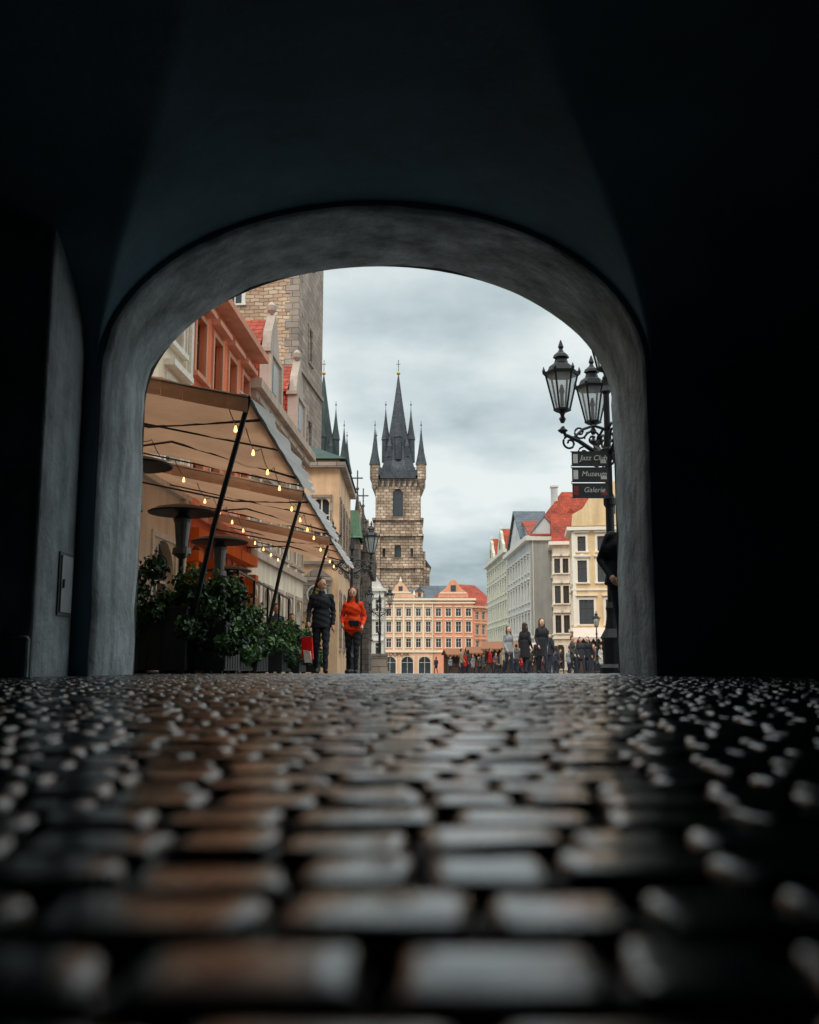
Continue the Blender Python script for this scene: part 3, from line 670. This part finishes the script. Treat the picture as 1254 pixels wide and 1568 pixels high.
# ------------------------------------------------------------------ pink palace
pinkm=stucco('stucco_pink',S(244,190,154),var=.08); peach=stucco('stucco_peach',S(242,164,130),var=.08); palet=stucco('trim_cream',S(248,228,200),var=.06,streak=False)
pz=gz(190)-.1
b=house('arcaded_palace',(-8.6,190,pz),0,13.1,18,14.3,pinkm,[(.1,3.2,2.3,4,True),(5.0,1.7,.95,7),(7.9,2.0,.95,7),(10.9,1.5,.95,7)],'eave',2.2,trim=palet,cornice=((4.1,.35,.25),(13.3,.3,.3),(13.9,.4,.5)),roofm=M['slate'],keep=True)
b.W.prism([(4.0,14.3),(9.8,14.3),(9.6,14.9),(8.6,15.4),(8.0,16.5),(7.4,17.2),(6.9,17.5),(6.4,17.2),(5.8,16.5),(5.2,15.4),(4.2,14.9)],-.1,.4)
b.T.box(4.9,-.2,15.3,8.9,-.105,15.5); b.G.box(6.5,-.13,15.7,7.3,-.11,16.6)
for u in [13.1/7*k for k in range(8)]: b.T.box(max(0,u-.18),-.13,4.5,min(13.1,u+.18),-.052,13.3)
for k in range(7):
    c=13.1/7*(k+.5); b.T.prism([(c-.7,10.25),(c+.7,10.25),(c,10.65)],-.3,-.01)
for c in (3,10.5): b.W.box(c-.7,.3,14.3,c+.7,2.5,15.6); b.R.prism([(c-.9,15.6),(c+.9,15.6),(c,16.5)],.1,3); b.G.box(c-.3,.27,14.6,c+.3,.29,15.4)
for c in (4.3,6.9,9.5): b.T.lathe(c,.1,[(.22,14.8 if c!=6.9 else 17.4),(.3,15.0 if c!=6.9 else 17.6),(.1,15.6 if c!=6.9 else 18.1),(.02,16.0 if c!=6.9 else 18.5)],6)
b.done()
tx=bpy.data.curves.new('facade_lettering','FONT'); tx.body='PALAC DUPLAK'; tx.size=1.05; tx.extrude=.03
to=bpy.data.objects.new('facade_lettering',tx); to.rotation_euler=(math.pi/2,0,0); to.location=(1.2,-.16,3.42); COL.objects.link(to); to.parent=b.e; tx.materials.append(M['brownwood'])
b=house('pedimented_palace',(4.55,190.05,pz),0,7.6,18,14.3,peach,[(5.0,1.7,1.0,4),(7.9,2.0,1.0,4),(10.9,1.5,1.0,4)],'hip',2.4,trim=palet,cornice=((4.1,.35,.25),(13.3,.3,.3),(13.9,.4,.5)),keep=True)
b.W.prism([(.8,14.3),(6.8,14.3),(6.5,15.3),(5.2,16.3),(4.4,17.6),(3.8,17.9),(3.2,17.6),(2.4,16.3),(1.1,15.3)],-.1,.4)
b.T.box(1.3,-.2,15.2,6.3,-.105,15.4); b.G.box(3.3,-.13,15.6,4.3,-.11,16.8); b.G.box(3.0,-.06,.1,4.6,-.04,3.2)
b.done()
b=house('red_roofed_palace_wing',(12.25,190.1,pz),math.radians(38),6.4,14,13.0,peach,[(.6,2.4,1.1,3,True),(4.6,1.7,.9,4),(7.4,1.9,.9,4),(10.3,1.5,.9,4)],'eave',4.4,trim=pinkm,cornice=((4,.3,.25),(12.5,.4,.45)))
house('grey_roofed_house',(3.0,212,pz),0,10,10,15.5,stucco('stucco_grey2',S(200,200,194)),[(12,1.4,.8,5)],'eave',3.2,roofm=M['slate'])

# ------------------------------------------------------------------ right row
yg=stucco('stucco_sage',S(208,208,186)); gw=stucco('stucco_grey_white',S(206,205,202)); plaing=stucco('stucco_plain_grey',S(168,163,158),var=.1)
yel=stucco('stucco_peach_yellow',S(246,206,158)); crm=stucco('stucco_ivory',S(232,216,194)); wtrim=stucco('trim_offwhite',S(250,238,220),var=.06,streak=False)
RR=-math.pi/2
b=house('sage_gabled_house',(11.75,151,gz(140)-.1),RR+.035,23,9,16.2,yg,[(.5,2.6,1.4,6,True),(4.2,2,1.0,9),(7.4,2,1.0,9),(10.6,1.8,1.0,9),(13.4,1.2,.9,9)],'eave',4.2,cornice=((3.6,.25,.2),(15.7,.4,.5)),left=None,right=[(4.5,2,1,3),(8,2,1,3),(11.5,1.6,1,3)],keep=True)
for c in (6,17):
    b.W.prism([(c-3.2,16.2),(c+3.2,16.2),(c+2.8,17.2),(c+1.6,17.9),(c+1.0,18.9),(c,19.4),(c-1.0,18.9),(c-1.6,17.9),(c-2.8,17.2)],-.1,.25); b.G.box(c-.4,-.13,16.8,c+.4,-.11,18.0)
    b.R.prism([(c-3.2,16.1),(c+3.2,16.1),(c,19.6)],.26,4.2)
    b.F.lathe(c,.1,[(.05,19.4),(.2,19.6),(.04,20.1),(.02,20.8)],6)
b.R.box(21.5,3,16.5,22.4,4,20.5)
b.roof=M['tile']; b.done()
b=house('grey_pedimented_house',(12.5,126.5,gz(116)-.1),RR+.026,19.5,3.3,15.0,gw,[(.6,2.8,1.5,6,True),(4.6,2.1,1.0,8),(7.9,2.1,1.0,8),(11.1,1.7,1.0,8)],'eave',2.0,cornice=((3.9,.3,.25),(14.4,.5,.55)),roofm=M['slate'],keep=True)
b.W.prism([(4,15.0),(15.5,15.0),(9.75,18.6)],-.25,0)
b.R.hexa([(3.6,-.5,15.0),(9.75,-.5,18.9),(9.75,3.3,18.9),(3.6,3.3,15.0),(3.6,-.5,15.25),(9.75,-.5,19.15),(9.75,3.3,19.15),(3.6,3.3,15.25)])
b.R.hexa([(15.9,-.5,15.0),(9.75,-.5,18.9),(9.75,3.3,18.9),(15.9,3.3,15.0),(15.9,-.5,15.25),(9.75,-.5,19.15),(9.75,3.3,19.15),(15.9,3.3,15.25)])
b.done()
b=house('grey_party_wall_house',(13.05,106.8,gz(107)-.1),0,2.5,18,14.9,plaing,[],'eave',3.0,cornice=((14.4,.45,.3),),keep=True)
b.F.tube([(.25,-.08,0),(.25,-.08,14.3)],.06,6); b.done()
b=house('red_roofed_house',(14.4,112,gz(112)-.1),0,11,7,16.0,gw,[],'hip',5.2,keep=True)
b.W.box(2.2,2.6,18,2.9,3.3,21.6); b.T.box(2.1,2.5,21.6,3.0,3.4,21.8)
for x in (3.6,6.2): b.W.box(x,.9,16.9,x+1.0,2.2,18.0); b.R.prism([(x-.2,18.0),(x+1.2,18.0),(x+.5,18.8)],.7,2.8); b.G.box(x+.2,.87,17.1,x+.8,.89,17.8)
b.done()
house('ivory_town_house',(14.75,102,gz(102)-.1),-.12,3.4,6,13.6,crm,[(.6,2.4,.8,3,True),(4.2,1.8,.6,4),(7.2,1.8,.6,4),(10.3,1.5,.6,4)],'eave',3.2,cornice=((3.6,.2,.15),(13.2,.35,.4)),left=[(4.2,1.8,.75,2),(7.2,1.8,.75,2),(10.3,1.5,.75,2)],frame=M['brownwood'],trim=wtrim)
b=house('yellow_gabled_house',(14.1,86,gz(86)-.1),-.12,6.8,5,12.8,yel,[(.7,2.8,1.5,3,True),(4.3,2.1,1.25,3),(7.9,1.9,.8,4),(10.6,1.3,.7,4)],'gable',3.6,frame=M['brownwood'],cornice=((3.7,.3,.25),(7.2,.15,.12),(12.4,.3,.4)),left=[(4.4,2,.9,2),(7.9,1.9,.9,2)],trim=wtrim,keep=True,sur=.2)
b.W.prism([(0,12.8),(6.8,12.8),(6.7,13.8),(5.8,14.3),(5.1,15.4),(4.3,16.4),(3.4,16.8),(2.5,16.4),(1.7,15.4),(1.0,14.3),(.1,13.8)],-.25,-.14)
b.G.box(3.0,-.28,13.8,3.8,-.26,15.0)
for s_ in (0,6.5): b.T.box(s_,-.1,4.1,s_+.3,-.053,12.3)
for k in range(4):
    c=.85+k*1.7; b.T.prism([(c-.6,10.05),(c+.6,10.05),(c,10.4)],-.2,-.01)
b.done()
house('orange_corner_house',(20.9,82,gz(80)-.1),-.1,10,14,11.0,orange,[(.7,2.8,1.5,4,True),(4.3,2.1,1.15,5),(7.6,1.9,.95,5)],'eave',3.6,cornice=((3.7,.3,.25),(10.6,.3,.4)))

# ------------------------------------------------------------------ market stalls
def stall(name,x,y,w,h,rm):
    e=empty(name,(x,y,gz(y)),random.uniform(-.3,.3)); a=MB()
    for sx in (-1,1):
        for sy in (-1,1): a.box(sx*w/2-.06,sy*.9-.06,0,sx*w/2+.06,sy*.9+.06,h)
    a.box(-w/2,-.88,0,w/2,-.8,1.0); a.box(-w/2,.8,0,w/2,.88,h); a.box(-w/2-.05,-1.0,1.0,w/2+.05,-.6,1.06)
    for k in range(5): a.box(-w/2+.2+k*w/6,-.75,1.06,-w/2+.45+k*w/6,-.65,1.3)
    a.obj('counter',M['brownwood'],e)
    r_=MB(); 
    r_.hexa([(-w/2-.3,-1.2,h),(w/2+.3,-1.2,h),(w/2+.3,0,h+.7),(-w/2-.3,0,h+.7),(-w/2-.3,-1.2,h+.06),(w/2+.3,-1.2,h+.06),(w/2+.3,0,h+.76),(-w/2-.3,0,h+.76)])
    r_.hexa([(-w/2-.3,1.2,h),(w/2+.3,1.2,h),(w/2+.3,0,h+.7),(-w/2-.3,0,h+.7),(-w/2-.3,1.2,h+.06),(w/2+.3,1.2,h+.06),(w/2+.3,0,h+.76),(-w/2-.3,0,h+.76)])
    for k in range(8):
        xx=-w/2-.3+k*(w+.6)/8; r_.face([(xx,-1.2,h),(xx+(w+.6)/8,-1.2,h),(xx+(w+.6)/16,-1.22,h-.28)])
    r_.obj('stall_roof',rm,e)
rw=plain('stall_roof_wood',S(150,98,66),.7); rwh=plain('stall_canvas_white',S(210,184,168),.7); rrd=plain('stall_canvas_red',S(165,56,46),.7)
for x,y,w_,h_,m_ in ((8.7,96,3,2.3,rw),(12.3,100,3,2.3,rwh),(15.5,84,2.6,2.5,rrd),(13.2,72,2.2,2.5,rwh),(8.2,115,3,2.3,rw),(6.0,125,3,2.3,rw)):
    stall('market_stall',x,y,w_,h_,m_)

# ------------------------------------------------------------------ awnings
def fabric(name,col,tr):
    m,nt,b=newmat(name)
    tc=N(nt,'ShaderNodeTexCoord').outputs['Object']
    c=rampn(nt,noise(nt,tc,.9,5),.3,tuple(x*.8 for x in col),.7,tuple(x*1.1 for x in col))
    L(nt,c,b.inputs['Base Color']); b.inputs['Roughness'].default_value=.9
    t=N(nt,'ShaderNodeBsdfTranslucent'); L(nt,c,t.inputs[0])
    mx=N(nt,'ShaderNodeMixShader'); mx.inputs[0].default_value=tr
    L(nt,b.outputs[0],mx.inputs[1]); L(nt,t.outputs[0],mx.inputs[2]); L(nt,mx.outputs[0],nt.nodes['Material Output'].inputs[0])
    bp=N(nt,'ShaderNodeBump'); bp.inputs['Strength'].default_value=.8; bp.inputs['Distance'].default_value=.08
    L(nt,noise(nt,tc,2.4,3),bp.inputs['Height']); L(nt,bp.outputs['Normal'],b.inputs['Normal'])
    return m
fab=fabric('awning_canvas',S(208,158,124),.46); val=fabric('valance_canvas',S(240,240,238),.3)
bulbm=plain('lamp_bulb',(1,.7,.35),.3,0,.5,(1,.50,.16),3.5)
def awning(y0,y1,zi,zo,flap=1.0):
    e=empty('cafe_awning',(0,(y0+y1)/2,0)); yc=(y0+y1)/2
    xo=-2.0; mb=MB(); n=14; mm=36; ribs=2
    for i in range(mm+1):
        y=y0+(y1-y0)*i/mm
        for j in range(n+1):
            s=j/n; x=xo+(fx(y)+.1-xo)*s
            z=zo+(zi-zo)*s -.16*abs(math.sin(math.pi*ribs*i/mm))**.8*math.sin(math.pi*min(1,s*1.1+.02))
            mb.v.append((x,y-yc,z+.02*math.sin(x*5+y*3)+.012*math.sin(x*11-y*7)))
    for i in range(mm):
        for j in range(n):
            p=i*(n+1)+j; mb.f.append((p,p+1,p+n+2,p+n+1)); mb.m.append(0)
    mb.obj('canopy',fab,e,True)
    v=MB()
    for i in range(mm):
        ya,yb=y0+(y1-y0)*i/mm-yc,y0+(y1-y0)*(i+1)/mm-yc
        wv=lambda q:.03*math.sin(q*6)
        fl=lambda q:(.14+.12*flap*math.sin(math.pi*min(1,max(0,(q+yc-y0)/(y1-y0)))) )
        v.face([(xo-.12,ya,zo+.09),(xo-.12,yb,zo+.09),(xo+fl(yb)+.1+wv(yb),yb,zo-.05-fl(yb)),(xo+fl(ya)+.1+wv(ya),ya,zo-.05-fl(ya))])
    v.obj('valance',val,e,True)
    v=MB()
    for yy_ in (y0,):
        for i in range(14):
            s0,s1=i/14,(i+1)/14; xi=fx(yy_)+.1
            xa,xb=xo+(xi-xo)*s0,xo+(xi-xo)*s1; za,zb=zo+(zi-zo)*s0,zo+(zi-zo)*s1
            v.face([(xa,yy_-yc-.01,za),(xb,yy_-yc-.01,zb),(xb,yy_-yc-.03+.02*math.sin(i),zb-.22),(xa,yy_-yc-.03+.02*math.sin(i),za-.22)])
    v.obj('end_valance',fab,e,True)
    f=MB()
    f.tube([(xo,y0-yc,zo-.02),(xo,y1-yc,zo-.02)],.03,8)
    for k in range(ribs+1):
        y=y0+(y1-y0)*k/ribs; f.tube([(xo,y-yc,zo-.02),(fx(y),y-yc,zi-.02)],.016,6)
    for y,d in ((y0+1,1.6),(y1-1,-1.6)): f.tube([(xo,y-yc,zo-.06),((xo+fx(y))/2,y+d-yc,(zo+zi)/2-.14),(fx(y)+.05,y-yc,zi-.35)],.02,6)
    f.tube([(xo+.0,y0-yc+.05,zo-.03),(xo-.42,y0-yc+.2,1.8),(xo-.8,y0-yc+.3,gz(y0))],.034,8)
    f.obj('frame',M['iron'],e)
    s_=MB(); bl=MB()
    for xx,drop in ((xo-.3,.1),(xo-2.0,.3)):
        pts=[]
        for i in range(41):
            t_=i/40; y=y0+.1+(y1-y0-.2)*t_; sag=.16*abs(math.sin(math.pi*4*t_))
            zz=zo+(zi-zo)*(xo-xx)/(xo-fx(y))-drop+.05-sag
            pts.append((xx,y-yc,zz))
            if i%10==5: bl.lathe(xx,y-yc,[(.010,zz-.02),(.016,zz-.05),(.025,zz-.08),(.022,zz-.1),(.007,zz-.11)],8); 
        s_.tube(pts,.007,4)
    s_.obj('light_cable',M['iron'],e); bl.obj('bulbs',bulbm,e,True)
awning(12.0,18.2,4.15,3.4,1.3); awning(18.35,24.6,4.05,3.32); awning(24.75,31.0,3.95,3.25)

# ------------------------------------------------------------------ patio heaters
burn=plain('burner_steel',(.16,.15,.14),.4,.7)
def heater(x,y,h):
    e=empty('patio_heater',(x,y,gz(y))); a=MB()
    a.lathe(0,0,[(.24,0),(.25,.04),(.24,.75),(.2,.82),(.05,.84),(.035,.9),(.035,h-.75)],20,0)
    a.lathe(0,0,[(.035,h-.75),(.13,h-.68),(.12,h-.6),(.08,h-.58),(.11,h-.25),(.13,h-.2),(.06,h-.12)],16,1)
    a.lathe(0,0,[(.47,h-.12),(.48,h-.10),(.38,h-.05),(.2,h-.01),(.05,h+.02)],28,0)
    a.obj('body',[M['iron'],burn],e,False)
heater(-3.13,13.6,2.3); heater(-3.2,16.7,2.3); heater(-3.45,12.25,2.68); heater(-3.9,21.5,2.3)

# ------------------------------------------------------------------ hedge planters
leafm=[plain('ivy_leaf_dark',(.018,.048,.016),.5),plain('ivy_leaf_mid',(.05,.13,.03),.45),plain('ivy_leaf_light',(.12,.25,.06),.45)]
plm=plain('planter_dark',(.018,.02,.022),.6)
def planter(x,y,lx,ly,hb,ht,n,trail=True,rotz=0):
    e=empty('planted_hedge_box',(x,y,gz(y)),rotz); a=MB()
    a.box(-lx/2,-ly/2,.04,lx/2,ly/2,hb)
    a.box(-lx/2-.02,-ly/2-.02,hb,lx/2+.02,ly/2+.02,hb+.03)
    for sx in (-1,1):
        for sy in (-1,1): a.box(sx*(lx/2-.06)-.03,sy*(ly/2-.06)-.03,0,sx*(lx/2-.06)+.03,sy*(ly/2-.06)+.03,.04)
    for k in range(int(max(lx,ly)/.18)):
        if ly>lx: a.box(lx/2,-ly/2+k*.18+.02,.06,lx/2+.012,-ly/2+k*.18+.15,hb-.02)
        else: a.box(-lx/2+k*.18+.02,-ly/2-.012,.06,-lx/2+k*.18+.15,-ly/2,hb-.02)
    a.obj('box',plm,e)
    nc=max(6,int(max(lx,ly)*7))
    cl=[]
    for k in range(nc):
        cl.append((rng.uniform(-lx/2,lx/2),rng.uniform(-ly/2,ly/2),rng.uniform(hb+.05,ht-.08),rng.uniform(.12,.24),rng.uniform(-.4,.6)))
    if trail:
        for k in range(int(nc*.6)):
            if ly>lx: cl.append((lx/2+.05,rng.uniform(-ly/2,ly/2),rng.uniform(.2,hb),rng.uniform(.09,.16),rng.uniform(-.2,.7)))
            else: cl.append((rng.uniform(-lx/2,lx/2),-ly/2-.05,rng.uniform(.45,hb),rng.uniform(.08,.14),rng.uniform(-.6,.2)))
            cl.append((rng.uniform(-lx/2,lx/2),-ly/2-.03,rng.uniform(.3,hb),rng.uniform(.08,.14),rng.uniform(-.4,.4)))
    C=np.array(cl)[rng.integers(len(cl),size=n)]
    nz=lambda q:q/np.linalg.norm(q,axis=1,keepdims=True)
    d=nz(rng.normal(size=(n,3)))
    p=C[:,:3]+d*(C[:,3]*rng.uniform(.5,1.2,n))[:,None]; p[:,2]+=np.where(rng.random(n)<.05,rng.uniform(.05,.18,n),0); p[:,2]=np.maximum(p[:,2],.03)
    s=rng.uniform(.026,.05,n)[:,None]; nrm=nz(d+rng.normal(size=(n,3))*.7); a_=nz(np.cross(nrm,rng.normal(size=(n,3)))); b_=np.cross(nrm,a_)
    V=np.stack([p-a_*s,p-b_*s*.7+nrm*s*.2,p+a_*s,p+b_*s*.7+nrm*s*.2],1).reshape(-1,3)
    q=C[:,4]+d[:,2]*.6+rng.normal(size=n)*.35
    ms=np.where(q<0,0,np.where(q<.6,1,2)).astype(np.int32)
    me=bpy.data.meshes.new('foliage'); me.from_pydata(V.tolist(),[],np.arange(4*n).reshape(-1,4).tolist())
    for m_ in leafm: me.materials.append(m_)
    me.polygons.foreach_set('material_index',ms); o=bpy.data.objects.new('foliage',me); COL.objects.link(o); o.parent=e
    st=MB()
    for k in range(int(nc*1.2)):
        c=cl[k%nc]; st.tube([(c[0]*.7,c[1]*.7,hb),(c[0]*.9,c[1]*.9,(hb+c[2])/2),(c[0],c[1],c[2])],[.012,.009,.005],5)
    st.obj('stems',M['brownwood'],e)
planter(-3.55,12.35,1.7,.5,.78,1.42,5200)
planter(-2.5,12.9,.45,1.1,.6,1.30,4200)
planter(-2.6,14.6,.45,1.3,.55,1.18,3600)
planter(-2.65,16.6,.45,1.3,.55,1.08,3200)
planter(-2.55,19.0,.45,1.4,.55,.98,3200)
planter(-2.5,21.4,.45,1.4,.55,.95,3000)
planter(-2.4,23.9,.45,1.4,.5,.95,3000)

e=empty('terrace_wind_screen',(-2.9,18,gz(18))); a=MB()
for y in (-1.2,.6,2.4,4.2,6.0):
    a.box(-.02,y-.02,0,.02,y+.02,1.75)
for y in (-1.2,.6,2.4,4.2):
    a.box(-.015,y+.02,1.7,.015,y+1.78,1.74); a.box(-.015,y+.02,.9,.015,y+1.78,.93); a.box(-.015,y+.02,.1,.015,y+1.78,.14)
a.obj('posts',M['iron'],e)
def table(x,y):
    e=empty('cafe_table',(x,y,gz(y))); a=MB()
    a.lathe(0,0,[(.22,0),(.22,.02),(.03,.05),(.03,.7),(.38,.72),(.38,.75)],18)
    a.obj('table',M['iron'],e)
for x,y in ((-3.9,15),(-4.1,18.2),(-3.8,20.5),(-3.9,23.5)): table(x,y)

# ------------------------------------------------------------------ lanterns / street lamps
lglass,nt_,b_=newmat('lantern_glass')
b_.inputs['Base Color'].default_value=(.55,.6,.6,1); b_.inputs['Roughness'].default_value=.12
tr=N(nt_,'ShaderNodeBsdfTransparent'); mx=N(nt_,'ShaderNodeMixShader'); mx.inputs[0].default_value=.62
L(nt_,b_.outputs[0],mx.inputs[1]); L(nt_,tr.outputs[0],mx.inputs[2]); L(nt_,mx.outputs[0],nt_.nodes['Material Output'].inputs[0])
def lantern(I,G,x,y,z,s):
    n=6; r0,r1=.13*s,.27*s; z0,z1=z+.12*s,z+.72*s
    I.lathe(x,y,[(.03*s,z-.12*s),(.06*s,z-.05*s),(.03*s,z),(.05*s,z+.05*s),(r0+.02*s,z+.09*s),(r0+.02*s,z0)],n)
    G.lathe(x,y,[(r0,z0),(r1,z1)],n)
    for k in range(n):
        a=2*math.pi*k/n; c,d=math.cos(a),math.sin(a)
        I.tube([(x+r0*c,y+r0*d,z0),(x+r1*c,y+r1*d,z1)],.017*s,4)
        I.lathe(x+(r1+.03*s)*c,y+(r1+.03*s)*d,[(.02*s,z1),(.03*s,z1+.06*s),(.005*s,z1+.13*s)],5)
    I.lathe(x,y,[(r1+.03*s,z1-.02*s),(r1+.04*s,z1+.03*s),(r1-.03*s,z1+.05*s),(.2*s,z1+.14*s),(.12*s,z1+.2*s),(.1*s,z1+.27*s),(.14*s,z1+.29*s),(.12*s,z1+.34*s),(.05*s,z1+.4*s),(.03*s,z1+.44*s),(.05*s,z1+.48*s),(.01*s,z1+.6*s)],n)
    I.lathe(x,y,[(.03*s,z0),(.03*s,z0+.25*s),(.05*s,z0+.3*s),(.02*s,z0+.42*s)],6)
def scroll(I,cx,cz,r,a0,turns,ang,px,py,th):
    pts=[]
    for k in range(22):
        t=k/21; a=a0+turns*2*math.pi*t; rr=r*(1-.8*t)
        u=cx+rr*math.cos(a); pts.append((px+u*math.cos(ang),py+u*math.sin(ang),cz+rr*math.sin(a)))
    I.tube(pts,th,5)
def arm(I,G,px,py,z,R,ang,s):
    c,d=math.cos(ang),math.sin(ang); Q=lambda u,zz:(px+u*c,py+u*d,zz)
    I.tube([Q(0,z-.55*s),Q(R*.3,z-.5*s),Q(R*.65,z-.32*s),Q(R*.95,z-.22*s),Q(R,z-.08*s)],[.045*s,.04*s,.035*s,.03*s,.03*s],6)
    I.tube([Q(0,z-.12*s),Q(R*.3,z-.05*s),Q(R*.55,z-.12*s),Q(R*.75,z-.26*s)],.025*s,6)
    scroll(I,R*.32,z-.28*s,.15*s,0,1.4,ang,px,py,.02*s); scroll(I,R*.62,z-.17*s,.12*s,math.pi,1.4,ang,px,py,.018*s)
    scroll(I,R*.85,z-.36*s,.13*s,math.pi/2,-1.3,ang,px,py,.02*s); scroll(I,R*.28,z-.66*s,.12*s,math.pi/2,1.3,ang,px,py,.018*s)
    scroll(I,R*.55,z-.52*s,.10*s,math.pi/2,-1.3,ang,px,py,.016*s)
    I.lathe(*Q(R,0)[:2],[(.03*s,z-.2*s),(.09*s,z-.15*s),(.03*s,z-.1*s)],8)
    lantern(I,G,px+R*c,py+R*d,z+.1*s,s)
def post(I,h,s):
    I.lathe(0,0,[(.26*s,0),(.26*s,.1),(.2*s,.16),(.2*s,.55),(.24*s,.6),(.15*s,.75),(.11*s,1.0),(.13*s,1.1),(.09*s,1.2),(.075*s,h*.55),(.11*s,h*.56),(.11*s,h*.58),(.065*s,h*.6),(.055*s,h-.3),(.09*s,h-.25),(.05*s,h-.15),(.05*s,h)],14)
e=empty('ornate_street_lamp',(3.46,17,gz(17))); I=MB();G=MB()
post(I,5.15,.95)
for k in range(4): arm(I,G,0,0,4.33,.80,math.pi+.12+k*math.pi/2,1.04)
lantern(I,G,0,0,5.2,1.1)
I.lathe(0,0,[(.06,3.7),(.14,3.75),(.14,3.85),(.06,3.9)],10)
I.obj('ironwork',M['iron'],e); G.obj('lantern_panes',lglass,e)
for (x,y,h,R,s) in ((-1.7,57,4.0,.58,.85),(-2.15,37,4.5,.72,1.0)):
    e=empty('twin_street_lamp',(x,y,gz(y))); I=MB();G=MB(); post(I,h,.9)
    arm(I,G,0,0,h-.25,R,.1,s); arm(I,G,0,0,h-.25,R,math.pi+.1,s); I.lathe(0,0,[(.03,h),(.1,h+.1),(.02,h+.5),(.01,h+.7)],6)
    I.obj('ironwork',M['iron'],e); G.obj('lantern_panes',lglass,e)
    if y>50:
        b=MB(); b.box(-.55,-.55,0,.55,.55,.15); b.box(-.45,-.45,.15,.45,.45,1.0); b.box(-.5,-.5,1.0,.5,.5,1.12); b.obj('stone_pedestal',ash,e)
for x,y in ((11.2,60),(14.3,66)):
    e=empty('single_street_lamp',(x,y,gz(y))); I=MB();G=MB(); post(I,2.6,.8); lantern(I,G,0,0,2.7,.8); I.obj('ironwork',M['iron'],e); G.obj('lantern_panes',lglass,e)
signm=plain('sign_board',(.035,.04,.045),.5); signw=plain('sign_lettering',(.75,.73,.7),.6); signr=plain('sign_red',S(150,60,52),.6)
e=empty('direction_sign',(3.44,16.86,gz(17)))
for k,(txt,zz) in enumerate((('Jazz Club',3.66),('Muzeum',3.38),('Galerie',3.10))):
    a=MB(); a.box(-.64,-.03,zz-.115,-.02,0,zz+.115); a.box(-.66,-.035,zz-.13,-.02,-.005,zz-.116); a.box(-.66,-.035,zz+.116,-.02,-.005,zz+.13)
    a.box(-.62,-.034,zz-.08,-.54,-.031,zz+.08,1); a.box(-.15,-.034,zz-.08,-.05,-.031,zz-.02,1)
    a.obj('board',[signm,signr if k==2 else signw],e)
    c=bpy.data.curves.new('lettering','FONT'); c.body=txt; c.size=.125; c.extrude=.002; c.align_x='CENTER'; c.align_y='CENTER'; c.shear=.25
    o=bpy.data.objects.new('lettering',c); o.rotation_euler=(math.pi/2,0,0); o.location=(-.27,-.04,zz+.01); COL.objects.link(o); o.parent=e; c.materials.append(signw)
a=MB(); a.box(-.05,-.02,3.0,.05,.0,3.8); a.obj('bracket',M['iron'],e)

# ------------------------------------------------------------------ camera
cd=bpy.data.cameras.new('camera'); co=bpy.data.objects.new('camera',cd); COL.objects.link(co)
cd.sensor_fit='VERTICAL'; cd.sensor_height=36; cd.lens=35.0; cd.clip_end=5000; cd.clip_start=.02
co.location=(0,0,.11); co.rotation_euler=(math.radians(90+8.69),0,0)
cd.dof.use_dof=True; cd.dof.focus_distance=20; cd.dof.aperture_fstop=2.9
scene.camera=co
scene.view_settings.view_transform='Standard'; scene.view_settings.look='None'; scene.view_settings.exposure=0
print('OBJS',len(bpy.data.objects),time.time()-T0)
